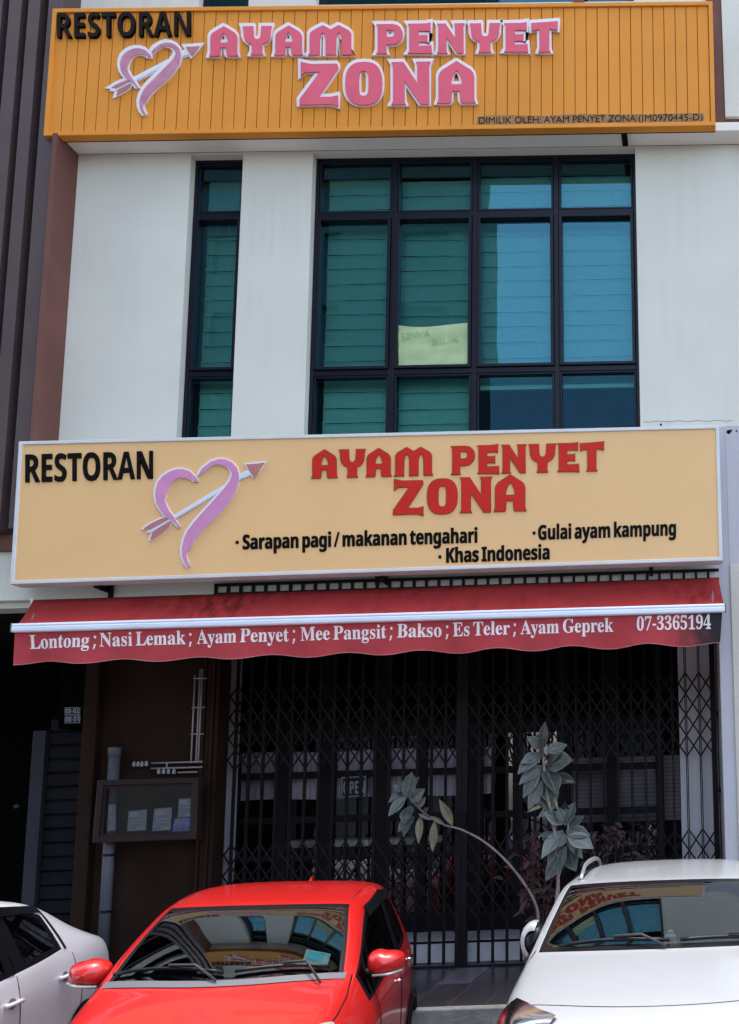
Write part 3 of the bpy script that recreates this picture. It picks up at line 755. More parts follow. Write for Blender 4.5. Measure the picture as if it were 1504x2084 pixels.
# roof and side walls that shade the verandah and the room
MB().box(-16, 10, 0.24, 9, 13.3, 13.5).build('roof', M['darkbrown'], SH)
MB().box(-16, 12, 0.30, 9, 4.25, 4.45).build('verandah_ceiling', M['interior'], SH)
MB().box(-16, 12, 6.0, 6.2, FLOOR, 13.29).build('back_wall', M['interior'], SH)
# right hand pillar, cool white, with a beige return
xa, xb = P(1460, 1200, 0).x, P(1486, 1200, 0).x
MB().box(xa, xb + 0.3, -0.009, 1.6, FLOOR, P(1480, 868, 0).z).build('pillar', M['pillar'], SH, bevel=0.006)
MB().box(xb + 0.002, XR + 1.2, -0.03, 1.6, FLOOR, P(1490, 1150, 0).z).build('pillar', M['beige'], SH, bevel=0.006)
MB().box(xb + 0.002, XR + 1.2, -0.014, 0.2, P(1490, 1150, 0).z + 0.002, P(1480, 868, 0).z).build('pillar', M['pillar'], SH)
# little holes and cracks in the pillar head
mb = MB()
for (px, py, r) in ((1483, 879, .022), (1488, 876, .012), (1499, 877, .010), (1345, 864, .012)):
    c = P(px, py, -0.016)
    mb.lathe([(r, 0), (0.001, -0.001)], c, 9, 'y')
mb.build('screw_hole', M['black'], SH)
mb = MB()
pts = [P(1310 + k * 12, 858 + 1.2 * math.sin(k * 1.9) - k * 0.15, -0.001) for k in range(16)]
mb.tube(pts, 0.0016, 4)
mb.build('crack', M['shutter'], SH)
# white pilaster behind the gate, on the right
M['bright'] = plaster('sky_lit_plaster', (0.86, 0.82, 0.88), 0.03)  # pale lavender tone paints in the sky light reaching the pilaster
px0, px1 = P(1384, 1550, 1.36).x, P(1462, 1550, 1.36).x
MB().box(px0, px1, 1.36, 1.9, FLOOR, 4.25).build('pilaster', M['bright'], SH, bevel=0.006)


# ------------------------------------------------ windows of the first floor
def window(x0, x1, z0, z1, xm, zm, name='window'):
    """xm, zm: centre lines of mullions / transoms"""
    fw = 0.036
    mb = MB()
    y0, y1 = 0.085, 0.17
    mb.box(x0 + .001, x0 + fw, y0, y1, z0, z1 - 0.001)
    mb.box(x1 - fw, x1 - .001, y0, y1, z0, z1 - 0.001)
    xs = [x0 + fw] + xm + [x1 - fw]
    mb.box(x0 + fw, x1 - fw, y0 + .001, y1, z1 - fw, z1 - 0.001)
    for x in xm:
        mb.box(x - 0.026, x + 0.026, y0, y1, z0, z1 - fw)
    edges = [x0 + fw] + sum([[x - 0.026, x + 0.026] for x in xm], []) + [x1 - fw]
    for z in zm:
        for k in range(0, len(edges), 2):
            mb.box(edges[k], edges[k + 1], y0 + .002, y1, z - 0.028, z + 0.028)
    f = mb.build(name, M['winframe'], SH, bevel=0.004)
    zm = sorted(zm)
    zs = [z0] + sum([[z - 0.028, z + 0.028] for z in zm], []) + [z1 - fw]
    for k in range(0, len(edges), 2):
        for q in range(0, len(zs), 2):
            a, b, c, d = edges[k] + .004, edges[k + 1] - .004, zs[q] + .004, zs[q + 1] - .004
            s = 0.032 if q == 2 else 0.020
            sb = MB()
            ya = y0 - (0.016 if q == 2 else -0.006)
            sb.box(a, a + s, ya, y1 - .01, c, d).box(b - s, b, ya, y1 - .01, c, d)
            sb.box(a + s, b - s, ya, y1 - .01, c, c + s).box(a + s, b - s, ya, y1 - .01, d - s, d)
            sb.build('sash', M['winframe'], f, bevel=0.003)
            pn = MB()
            tl = rnd.uniform(-.0025, .0025)
            pn.quad((a + s, 0.125 + tl, c + s), (b - s, 0.125 - tl, c + s), (b - s, 0.125 - tl, d - s), (a + s, 0.125 + tl, d - s))
            pn.build('pane', M['pane_low' if q == 0 else 'pane'], f)
    return f


xm2 = [P(800, 600, .1).x, P(966, 600, .1).x, P(1133, 600, .1).x]
window(W2[0], W2[1], WZ, ZS - .02, xm2, [P(960, 436, .1).z, P(960, 755, .1).z])
window(W1[0], W1[1], WZ, ZS - .02, [], [P(430, 440, .1).z, P(415, 762, .1).z])
for h in h3:
    mb = MB()
    mb.box(h[0] + .001, h[1] - .001, .085, .17, h[2] + .001, h[2] + .07)
    mb.box(h[0] + .001, h[0] + .07, .085, .17, h[2] + .07, 11.29)
    mb.box(h[1] - .07, h[1] - .001, .085, .17, h[2] + .07, 11.29)
    f = mb.build('window', M['winframe'], SH)
    MB().quad((h[0] + .07, .125, h[2] + .07), (h[1] - .07, .125, h[2] + .07), (h[1] - .07, .125, 11.2), (h[0] + .07, .125, 11.2)).build('pane', M['pane'], f)

# ------------------------------------------------ blinds
def blind(x0, x1, ztop, zbot, Y, label, lace=0.0, bar=False, ph=0.0):
    t = thing('roller_blind', label, 'blind', ((x0 + x1) / 2, Y, zbot), 'roller blinds in the first floor windows')
    step = 0.173
    mb = MB()
    rows = []
    z = ztop - ph
    k = 0
    while z > zbot + .02:
        zb = max(zbot, z - step)
        n = 8
        dz = .010 * math.sin(k * 2.7)
        zb += .012 * math.sin(k * 1.9 + x0 * 7)
        rows = [[(x0 + (x1 - x0) * q / n, Y + dy + 0.004 * math.sin(q * 1.7 + k), zz + .006 * (q / n - .5) * math.sin(k * 1.3)) for q in range(n + 1)]
                for (zz, dy) in ((z, 0.0), (z - .02, .012), (zb + .05 + dz, .016), (zb + .007, 0.0))]
        mb.grid(rows)
        z = zb
        k += 1
    mb.build('fabric', M['blind'], t, smooth=False)
    MB().box(x0 - .01, x1 + .01, Y - .03, Y + .05, ztop, ztop + .09).build('headrail', M['winframe'], t)
    if lace:
        mb = MB()
        n = 40
        mb.grid([[(x0 + .02 + (x1 - x0 - .04) * q / n, Y - .03 + .016 * math.sin(q * 1.55), zz) for q in range(n + 1)] for zz in (ztop - .02, ztop - .02 - lace)])
        mb.build('lace_valance', M['blind_lace'], t, smooth=True)
    if bar:
        MB().box(x0, x1, Y - .02, Y + .015, zbot - .045, zbot).build('bottom_bar', M['blindbar'], t, bevel=.004)
    return t


e2 = [W2[0] + .05] + xm2 + [W2[1] - .05]
zt = ZS - 0.14
zbar = P(1130, 787, .3).z
LB = ['dull green blind behind the leftmost column of the wide window', 'grey green blind above the yellow paper notice',
      'raised blind with white bottom bar in the column right of the paper notice', 'raised blind with white bottom bar at the right end of the wide window']
for k in range(4):
    blind(e2[k] + .015, e2[k + 1] - .015, zt, (5.57 if k < 2 else zbar), 0.27, LB[k], bar=k > 1, ph=0.03 * k if k < 2 else 0.0)
blind(W1[0] + .05, W1[1] - .05, zt, 5.57, 0.27, 'narrow dark green blind with a lace top in the slim window', lace=0.62)
# dark room behind the panes
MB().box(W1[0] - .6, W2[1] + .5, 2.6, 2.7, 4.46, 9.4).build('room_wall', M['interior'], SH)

# paper notice stuck to the glass
t = thing('paper_notice', 'creased yellow green handwritten paper stuck to the wide window', 'notice', tuple(P(882, 745, .10)))
mb = MB()
rows = []
n = 16
for q in range(9):
    row = []
    for k in range(n + 1):
        u = k / n
        top = 662 + 3.5 * math.sin(u * 3.14) * (1 - u) * 2 - 5 * u * u
        bot = 747 - 3 * u
        px = 811 + u * 141
        py = top + (bot - top) * q / 8
        cr = 0.007 * math.sin(q * 2.1 + u * 3) + 0.004 * math.sin(u * 17 + q * 1.3)
        p = P(px, py, .100)
        p.y += cr if 0 < q < 8 else 0
        row.append(p)
    rows.append(row)
mb.grid(rows)
mb.build('sheet', M['notice'], t, smooth=True)
text('handwriting', 'plain', 'SEWA', (817, 692), (876, 684), 14, .087, M['pen'], t, thick=.001, offset=-.010)
text('handwriting', 'plain', 'BILIK', (880, 702), (935, 696), 14, .087, M['pen'], t, thick=.001, offset=-.010)

# ---------------------------------------------------------------- decorative letters
A_ = [[(0, 0), (.33, 0), (.36, .05), (.37, .29), (.60, .29), (.61, .05), (.64, 0), (1, 0), (.965, .10), (.965, .64), (.94, .72), (.88, .79), (.52, 1.0), (.49, 1.0), (.12, .79), (.06, .72), (.035, .64), (.035, .10)],
      [(.36, .44), (.36, .53), (.39, .64), (.45, .74), (.505, .80), (.56, .74), (.62, .64), (.65, .53), (.65, .44)]]
Y_ = [[(0, 1), (.36, 1), (.37, .68), (.41, .57), (.47, .54), (.54, .54), (.60, .57), (.64, .68), (.66, 1), (1, 1), (.965, .88), (.95, .64), (.90, .51), (.80, .42), (.67, .37), (.665, .10), (.70, 0), (.30, 0), (.335, .10), (.33, .37), (.20, .42), (.10, .51), (.05, .64), (.035, .88)]]
M_ = [[(0, 0), (.24, 0), (.25, .55), (.275, .70), (.325, .79), (.375, .70), (.395, .55), (.395, 0), (.62, 0), (.62, .55), (.645, .70), (.69, .79), (.74, .70), (.765, .55), (.77, 0), (1, 0), (.97, .08), (.97, .72), (.92, .82), (.70, 1), (.68, 1), (.51, .86), (.335, 1), (.31, 1), (.08, .82), (.03, .72), (.03, .08)]]
P_ = [[(0, 0), (.39, 0), (.36, .06), (.355, .31), (.60, .31), (.78, .35), (.91, .44), (.98, .56), (1, .67), (.97, .79), (.90, .89), (.78, .97), (.60, 1), (0, 1), (.05, .93), (.05, .07)],
      [(.37, .55), (.37, .82), (.55, .82), (.65, .80), (.70, .74), (.70, .63), (.65, .57), (.55, .55)]]
E_ = [[(0, .01), (.75, .0), (1, -.02), (.975, .26), (.90, .245), (.43, .235), (.42, .28), (.43, .39), (.74, .39), (.80, .37), (.80, .62), (.74, .60), (.43, .60), (.42, .70), (.43, .77), (.85, .765), (.93, .75), (.945, 1.03), (.75, 1.005), (0, 1), (.055, .93), (.055, .07)]]
N_ = [[(0, 0), (.36, 0), (.325, .08), (.32, .58), (.75, 0), (.965, 0), (.96, .92), (1, 1), (.64, 1), (.675, .92), (.675, .48), (.30, 1), (0, 1), (.045, .92), (.045, .08)]]
T_ = [[(0, .98), (.5, 1.0), (1, 1.03), (.985, .74), (.88, .77), (.67, .785), (.67, .10), (.71, 0), (.28, 0), (.32, .10), (.315, .775), (.12, .76), (.015, .73)]]
Z_ = [[(0, 0), (.80, .01), (.99, -.05), (.985, .21), (.82, .175), (.47, .175), (.99, .88), (.985, .95), (.96, .985), (.30, .985), (.03, 1.04), (.035, .72), (.14, .80), (.54, .805), (.0, .13)]]


def ring(cx, cy, rx, ry, n=28, p=2.6):
    out = []
    for k in range(n):
        a = 2 * math.pi * k / n
        c, s = math.cos(a), math.sin(a)
        out.append((cx + rx * math.copysign(abs(c) ** (2 / p), c), cy + ry * math.copysign(abs(s) ** (2 / p), s)))
    return out


O_ = [ring(.5, .5, .5, .505), ring(.5, .5, .14, .30, p=3.5)]
# letter, x0, x1, y cap, y base : pixel box in the upper sign
TOPL = [(A_, 427.7, 485, 56, 115), (Y_, 495, 553, 55.5, 112.6), (A_, 560, 616.6, 54.6, 113.2), (M_, 629, 717.5, 54, 112.6),
        (P_, 767.4, 819.6, 51.2, 110), (E_, 831.6, 879, 50.4, 109.6), (N_, 890.8, 945, 50, 109.3), (Y_, 957, 1018, 49.5, 107.5), (E_, 1027.6, 1074.5, 49.2, 106.8), (T_, 1082, 1135, 47.5, 107),
        (Z_, 611, 689, 131, 214), (O_, 704, 778, 128.5, 214), (N_, 797.8, 876, 128, 213.5), (A_, 890.8, 967.6, 127, 210.5)]


def letter_px(L, x0, x1, yt, yb, slope):
    return [[(x0 + u * (x1 - x0), yb + slope * (u - .5) * (x1 - x0) - v * (yb - yt)) for u, v in c] for c in L]


# ---------------------------------------------------------------- upper sign
YF = -0.30
c0, c1, c2, c3 = P(107, 17, YF), P(1450, 2, YF), P(1456, 255, YF), P(88, 276, YF)
sx0, sx1 = (c0.x + c3.x) / 2, (c1.x + c2.x) / 2
US = thing('fascia_sign', 'orange ribbed metal fascia sign with pink white edged lettering under the top windows', 'sign', (sx0, YF, (c2.z + c3.z) / 2))
fb = 0.045


def quad_px(a, b, c, d, Y):
    return P(*a, Y), P(*b, Y), P(*c, Y), P(*d, Y)


def frame_ring(q, wdt, y0, y1):
    """q: TL, TR, BR, BL points of a nearly rectangular face; ring of width wdt between y0 and y1"""
    tl, tr, br, bl = [Vector((p.x, 0, p.z)) for p in q]
    ux = (tr - tl).normalized() * wdt
    uz = (bl - tl).normalized() * wdt
    i = [tl + ux + uz, tr - ux + uz, br - ux - uz, bl + ux - uz]
    o = [tl, tr, br, bl]
    mb = MB()
    for k in range(4):
        a, b, c, d = o[k], o[(k + 1) % 4], i[(k + 1) % 4], i[k]
        lo = [Vector((p.x, y0, p.z)) for p in (a, b, c, d)]
        hi = [Vector((p.x, y1, p.z)) for p in (a, b, c, d)]
        mb.hexa(lo, hi)
    return mb, i


q = (c0, c1, c2, c3)
mb, inner = frame_ring(q, fb, YF, YF + 0.09)
mb.build('frame', M['orange'], US, fix=True, bevel=0.004)
# ribbed sheet: flats with narrow grooves, in the leaning frame of the sign
rib = MB()
gr = MB()
nr = 58
tl, tr, br, bl = inner
for k in range(nr):
    for (s0, s1, yy, tgt) in ((k / nr, (k + 1) / nr - .0012, YF + .018, rib), ((k + 1) / nr - .0012, (k + 1) / nr, YF + .034, gr)):
        a, b = tl.lerp(tr, s0), tl.lerp(tr, s1)
        c, d = bl.lerp(br, s1), bl.lerp(br, s0)
        wv = 0.0012 * math.sin(k * 2.3)
        tgt.quad(*[Vector((p.x, yy + wv, p.z)) for p in (d, c, b, a)])
    a, c = tl.lerp(tr, (k + 1) / nr - .0012), bl.lerp(br, (k + 1) / nr - .0012)
    rib.quad((a.x, YF + .018, a.z), (c.x, YF + .018, c.z), (c.x, YF + .034, c.z), (a.x, YF + .034, a.z))
    a, c = tl.lerp(tr, (k + 1) / nr), bl.lerp(br, (k + 1) / nr)
    rib.quad((a.x, YF + .018, a.z), (a.x, YF + .034, a.z), (c.x, YF + .034, c.z), (c.x, YF + .018, c.z))
rib.build('ribbed_panel', M['orange'], US)
gr.build('panel_groove', M['orange_groove'], US)
mb = MB()
mb.hexa([(c0.x, YF + .092, c0.z), (c1.x, YF + .092, c1.z), (c2.x, YF + .092, c2.z), (c3.x, YF + .092, c3.z)],
        [(c0.x, YF + .10, c0.z), (c1.x, YF + .10, c1.z), (c2.x, YF + .10, c2.z), (c3.x, YF + .10, c3.z)])
mb.build('back_panel', M['iron'], US, fix=True)
for px in (740, 1270):
    p = P(px, 268, YF + .1)
    MB().box(p.x - .03, p.x + .03, YF + .101, -.02, p.z - .02, p.z + .05).build('bracket', M['iron'], US)
YS = YF + 0.0175
text('letters_restoran', 'sans', 'RESTORAN', (120, 80.5), (390, 76), 49, YS, M['blackletter'], US, thick=.03, offset=-1.5, track=3)
for (L, x0, x1, yt, yb) in TOPL:
    cs = letter_px(L, x0, x1, yt, yb, -.0145)
    pl = shape('letter_plate', cs, YS, .022, M['white_plate'], US, offset=5.2)
    shape('letter_face', cs, YS - .0225, .012, M['pink_letter'], pl, offset=0.6)
for s_, a_, b_ in (('DIMILIK', 975, 1041), ('OLEH:', 1048, 1101), ('AYAM PENYET ZONA', 1107, 1294), ('(JM0970445-D)', 1300, 1430)):
    text('owner_line', 'plain', s_, (a_, 252 - .0154 * (a_ - 975)), (b_, 252 - .0154 * (b_ - 975)), 13.5, YS, M['darkbrown'], US, thick=.003)
M['stain'] = mat('glue_stain', (0.30, 0.145, 0.045), 0.7, var=0.35, vscale=14)
st = [[(972, 238), (1010, 234), (1110, 236), (1180, 232), (1300, 233), (1432, 230), (1434, 246), (1380, 249), (1250, 250), (1100, 255), (970, 255)]]
shape('stain_strip', st, YF + .0185, .0018, M['stain'], US)

# heart and arrow, bottom sign coordinates (crop pixels) -> photo pixels
HL = [(668, 305), (645, 300), (625, 305), (612, 290), (560, 270), (500, 264), (450, 277), (405, 312), (370, 360), (352, 412), (340, 430), (345, 450), (330, 480), (345, 530), (380, 600), (420, 655), (455, 710), (490, 765), (465, 770), (405, 705), (330, 655), (285, 600), (245, 530), (228, 450), (235, 370), (260, 300), (310, 240), (380, 195), (450, 172), (520, 172), (590, 195), (608, 215), (650, 255), (668, 280)]
HR = [(668, 236), (690, 190), (720, 155), (800, 95), (880, 68), (950, 72), (1020, 105), (1070, 160), (1090, 230), (1085, 310), (1060, 390), (1010, 480), (940, 575), (860, 665), (770, 745), (690, 830), (630, 910), (590, 995), (565, 1000), (552, 1060), (565, 1110), (592, 1160), (565, 1178), (530, 1140), (505, 1070), (500, 980), (520, 890), (560, 800), (620, 720), (700, 630), (790, 530), (870, 440), (940, 360), (990, 290), (1012, 230), (1000, 190), (960, 150), (900, 130), (840, 130), (780, 165), (720, 215), (690, 238)]
SH1 = [(425, 655), (985, 318), (955, 375), (435, 688)]
SH2 = [(1095, 238), (1185, 190), (1212, 240), (1165, 255), (1098, 286)]
AH = [(1150, 125), (1255, 116), (1360, 103), (1300, 185), (1238, 268), (1195, 200)]
F1 = [(100, 787), (180, 730), (270, 685), (340, 660), (385, 685), (275, 748), (178, 799)]
F2 = [(200, 820), (300, 755), (395, 700), (370, 770), (300, 830), (240, 868), (176, 905), (190, 850)]
F3 = [(160, 822), (190, 795), (385, 680), (398, 700), (195, 822)]
c2p = lambda p: (270 + p[0] / 5.013, 920 + p[1] / 5.013)


def affine(src, dst):
    (x0, y0), (x1, y1), (x2, y2) = src
    D = Matrix(((x0, y0, 1), (x1, y1, 1), (x2, y2, 1))).inverted()
    ax = D @ Vector([d[0] for d in dst])
    ay = D @ Vector([d[1] for d in dst])
    return lambda p: (ax[0] * p[0] + ax[1] * p[1] + ax[2], ay[0] * p[0] + ay[1] * p[1] + ay[2])


top_map = affine([(1360, 103), (100, 787), (560, 1178)], [(408, 94), (226, 179), (292.5, 234)])


def emblem(parent, Y, mp, border, ribbon, two):
    """heart ribbon with an arrow through it; border in photo pixels"""
    root = None
    for k, (c, m, lift) in enumerate(((SH1, M['shaft'], 0), (SH2, M['shaft'], 0), (F1, M['dusty'], 0), (F2, M['dusty'], 0), (F3, M['shaft'], .0015), (AH, M['dusty'], 0), (HL, ribbon, .003), (HR, ribbon, .003))):
        px = [mp(p) for p in c]
        nm = ('arrow_shaft', 'arrow_shaft', 'arrow_feather', 'arrow_feather', 'arrow_shaft', 'arrow_head', 'heart_ribbon', 'heart_ribbon')[k]
        th = .012 + lift + k * .0006
        pl = shape(nm + '_plate', [px], Y, th, M['white_plate'], parent, offset=border)
        shape(nm, [px], Y - th - .0004, .006, m, pl, offset=(-.5 if border > 2 else -.9))


emblem(US, YS, top_map, 4.0, M['ribbon_faded'], True)

# ---------------------------------------------------------------- lower sign (light box)
YL = -0.34
q = quad_px((38, 898), (1463, 865), (1471, 1140.5), (20, 1189), YL)
LS = thing('lightbox_sign', 'cream light box sign with red lettering and lilac heart above the red awning', 'sign', (q[3].x, YL, q[3].z))
mb, inner = frame_ring(q, 0.034, YL, YL + 0.16)
mb.build('frame', M['alu'], LS, fix=True, bevel=0.005)
mb = MB()
mb.hexa([(p.x, YL + .012, p.z) for p in inner], [(p.x, YL + .05, p.z) for p in inner])
mb.build('face', M['cream'], LS, fix=True)
mb = MB()
mb.hexa([(p.x, YL + .15, p.z) for p in inner], [(p.x, YL + .155, p.z) for p in inner])
mb.build('back_panel', M['alu'], LS, fix=True)
YS = YL + .0118
text('letters_restoran', 'sans', 'RESTORAN', (53, 982), (312, 974.5), 56, YS, M['blackletter'], LS, thick=.012, offset=1.0)
BOT = []
for (L, x0, x1, yt, yb) in TOPL[:4]:
    mp = lambda x: 637 + (x - 427.7) * (879 - 637) / (717.5 - 427.7)
    a, b = mp(x0) - 2, mp(x1) + 2
    cen = (a + b) / 2
    base = 973.5 - .0262 * (cen - 640)
    BOT.append((L, a, b, base - (57 if L in (A_, M_) else 56), base))
for (L, x0, x1, yt, yb) in TOPL[4:10]:
    mp = lambda x: 921 + (x - 767.4) * (1227 - 921) / (1135 - 767.4)
    a, b = mp(x0) - 2, mp(x1) + 2
    cen = (a + b) / 2
    base = 973.5 - .0262 * (cen - 640)
    BOT.append((L, a, b, base - 57, base))
for (L, a, b, yt, yb) in ((Z_, 801, 862, 978, 1047), (O_, 870, 931, 975, 1046), (N_, 937, 1001, 972, 1043), (A_, 1006, 1071, 967, 1040.5)):
    BOT.append((L, a, b, yt, yb))
for (L, a, b, yt, yb) in BOT:
    cs = letter_px(L, a, b, yt, yb, -.0262)
    pl = shape('letter_edge', cs, YS, .010, M['orange_edge'], LS, offset=.9)
    shape('letter_face', cs, YS - .0104, .003, M['red_letter'], pl, offset=-.2)
emblem(LS, YS, c2p, 1.2, M['pinkribbon'], False)
text('menu_line', 'sans', 'Sarapan pagi / makanan tengahari', (494, 1118), (972, 1104), 29, YS, M['blackletter'], LS, thick=.006, offset=4.5, track=-2, bold=(-5, 5))
text('menu_line', 'sans', 'Gulai ayam kampung', (1095, 1098.5), (1376, 1089), 29, YS, M['blackletter'], LS, thick=.006, offset=4.5, track=-2, bold=(-5, 5))
text('menu_line', 'sans', 'Khas Indonesia', (908, 1145), (1119, 1138), 29, YS, M['blackletter'], LS, thick=.006, offset=4.5, track=-2, bold=(-5, 5))
for px, py in ((483, 1104), (1087, 1085), (895.5, 1133.5)):
    shape('bullet', [[(px - 3, py - 3), (px + 3, py - 3), (px + 3, py + 3), (px - 3, py + 3)]], YS, .006, M['blackletter'], LS)
for (px, py) in ((197, 1188), (772, 1172)):
    p = P(px, py, -.2)
    mb = MB().box(p.x - .05, p.x + .02, -.17, -.06, p.z - .03, p.z + .06)
    mb.box(p.x + .02, p.x + .035, -.20, -.055, p.z - .06, p.z + .1)
    mb.build('bracket', M['iron'], LS)

# ---------------------------------------------------------------- ladder frame over the awning
p0, p1 = P(438, 1194, -.08), P(1463, 1163, -.08)
LF = thing('steel_ladder_frame', 'long black steel ladder frame between the cream sign and the red awning', 'frame', tuple(p0))
n = 41
mb = MB()
for k in range(n):
    a = p0.lerp(p1, k / n)
    b = p0.lerp(p1, (k + 1) / n)
    mb.hexa([(a.x, -.10, a.z), (b.x, -.10, b.z), (b.x, -.10, b.z + .026), (a.x, -.10, a.z + .026)], [(a.x, -.07, a.z), (b.x, -.07, b.z), (b.x, -.07, b.z + .026), (a.x, -.07, a.z + .026)])
    mb.hexa([(a.x, -.10, a.z - .10), (b.x, -.10, b.z - .10), (b.x, -.10, b.z - .065), (a.x, -.10, a.z - .065)], [(a.x, -.07, a.z - .10), (b.x, -.07, b.z - .10), (b.x, -.07, b.z - .065), (a.x, -.07, a.z - .065)])
    mb.box(a.x, a.x + .026, -.098, -.072, a.z - .064, a.z - .001)
mb.build('rails_and_rungs', M['iron'], LF)
for (px, py0, py1) in ((1325, 1148, 1166), (226, 1199, 1216), (768, 1170, 1185)):
    a, b = P(px, py0, -.085), P(px, py1, -.085)
    MB().box(a.x - .018, a.x + .018, -.099, -.07, b.z - .03, a.z + .05).build('post', M['iron'], LF)

# ---------------------------------------------------------------- awning
YB, YK = -0.40, -0.12
bl_, br_ = P(29, 1279, YB), P(1475, 1238, YB)      # bar centre line
kl_, kr_ = P(68, 1222, YK), P(1462, 1177, YK)      # back edge
AW = thing('red_awning', 'red fabric awning with white front bar and printed menu valance over the gate', 'awning', tuple(bl_))
mb = MB()
rows = []
for s in range(7):
    v = s / 6
    row = []
    for k in range(61):
        u = k / 60
        p = kl_.lerp(kr_, u).lerp(bl_.lerp(br_, u) + Vector((0, .02, .02)), v)
        p.z -= .018 * math.sin(v * math.pi) * (1 + .25 * math.sin(u * 40))
        row.append(p)
    rows.append(row)
mb.grid(rows)
cn = mb.build('canopy', M['awning'], AW, smooth=True)
sm = cn.modifiers.new('thick', 'SOLIDIFY')
sm.thickness = .003
mb = MB()
d_ = (br_ - bl_)
prof = [(-.028, -.040), (-.036, -.028), (-.036, .0), (-.030, .012), (-.036, .022), (-.030, .040), (.010, .042), (.022, .03), (.022, -.03), (.008, -.042)]
for (t0, t1) in ((0, 1),):
    mb.grid([[Vector((p.x, p.y + a, p.z + b)) for (a, b) in prof] for p in (bl_ + d_ * t0, bl_ + d_ * t1)], True)
i = 0
mb.f.append(list(range(len(prof)))[::-1])
mb.f.append(list(range(len(prof), 2 * len(prof))))
mb.build('front_bar', M['bar'], AW, bevel=.003)
for p, s in ((bl_, -1), (br_, 1)):
    MB().box(p.x, p.x + s * .012, p.y - .034, p.y + .022, p.z - .042, p.z + .044).build('bar_end_cap', M['grey_plastic'], AW, bevel=.004)


def val_y(u, v):
    """sway of the hanging valance: u along, v down"""
    return YB + .004 + v * (.018 * math.sin(u * 2 * math.pi * 8.6) + .01 * math.sin(u * 31 + 1)) + .05 * v * math.exp(-((u - 1.0) / .02) ** 2) - .03 * v * math.exp(-(u / .015) ** 2)


vb0, vb1 = P(30, 1352, YB), P(1466, 1311, YB)
rows = []
NU = 240
for s in range(9):
    v = s / 8
    row = []
    for k in range(NU + 1):
        u = k / NU
        top = bl_.lerp(br_ + Vector((-.03, 0, 0)), u) + Vector((.005, 0, -.036))
        bot = vb0.lerp(vb1, u)
        bot.z += .036 * abs(math.sin(u * math.pi * 9.4 + .3)) ** 2.2 - .012
        p = top.lerp(bot, v)
        p.y = val_y(u, v)
        row.append(p)
    rows.append(row)
mb = MB()
mb.grid(rows)
vm = mat('red_valance_fabric', (0.40, 0.035, 0.042), 0.8, var=0.12, vscale=5, bump=0.2, bscale=140)
# mildew at the right hand end of the cloth
nn = vm.node_tree
bs = nn.nodes['Principled BSDF']
old = bs.inputs['Base Color'].links[0].from_socket
tc = nn.nodes.new('ShaderNodeTexCoord')
sp = nn.nodes.new('ShaderNodeSeparateXYZ')
no = nn.nodes.new('ShaderNodeTexNoise')
no.inputs['Scale'].default_value = 6
no.inputs['Detail'].default_value = 5
ma = nn.nodes.new('ShaderNodeMath')
ma.operation = 'MULTIPLY_ADD'
ma.inputs[1].default_value = 0.55
mr = nn.nodes.new('ShaderNodeMapRange')
L_ = (br_ - bl_).x
mr.inputs['From Min'].default_value = L_ - .22
mr.inputs['From Max'].default_value = L_ + .10
nn.links.new(tc.outputs['Object'], sp.inputs[0])
nn.links.new(tc.outputs['Object'], no.inputs['Vector'])
nn.links.new(no.outputs['Fac'], ma.inputs[0])
nn.links.new(sp.outputs['X'], ma.inputs[2])
nn.links.new(ma.outputs[0], mr.inputs['Value'])
mx = nn.nodes.new('ShaderNodeMix')
mx.data_type = 'RGBA'
mx.inputs[7].default_value = (0.018, 0.014, 0.016, 1)
nn.links.new(mr.outputs[0], mx.inputs[0])
nn.links.new(old, mx.inputs[6])
nn.links.new(mx.outputs[2], bs.inputs['Base Color'])
va = mb.build('valance', vm, AW, smooth=True)
mb = MB()
mb.tube([r for r in rows[-1][::2]], .0035, 5)
mb.build('hem', M['dusty'], va)
Lx = rows[0][-1].x - rows[0][0].x


def vsurf(wp):
    u = max(0, min(1, (wp.x - rows[0][0].x) / Lx))
    k = min(NU, int(u * NU))
    zt_, zb_ = rows[0][k].z, rows[-1][k].z
    v = max(0, min(1, (zt_ - wp.z) / (zt_ - zb_)))
    return val_y(u, v) - .002


bline = lambda x: 1320 - .0295 * (x - 60)
for s, a, b in (('Lontong ;', 59, 196), ('Nasi Lemak ;', 203, 389), ('Ayam Penyet ;', 399, 600), ('Mee Pangsit ;', 611, 799), ('Bakso ;', 809, 912), ('Es Teler ;', 921, 1050), ('Ayam Geprek', 1059, 1248), ('07-3365194', 1296, 1447)):
    text('menu_print', 'serif', s, (a, bline(a)), (b, bline(b)), 27.5, YB, M['awn_text'], va, thick=.0015, surf=vsurf, offset=1.6)
for a, s in ((bl_, 1), (br_, -1)):
    k = kl_ if s == 1 else kr_
    MB().tube([Vector((k.x + s * .05, YK + .02, k.z - .02)), Vector((a.x + s * .12, YB + .02, a.z - .01))], .016, 8).build('folding_arm', M['grey_plastic'], AW)
MB().tube([Vector((kl_.x - .03, YK + .03, kl_.z - .03)), Vector((kl_.x - .03, YK + .03, kl_.z + .03))], .016, 8).build('roller_end', M['bar'], AW)
MB().tube([Vector((kl_.x, YK + .04, kl_.z - .02)), Vector((kr_.x, YK + .04, kr_.z - .02))], .035, 12).build('roller_tube', M['iron'], AW)
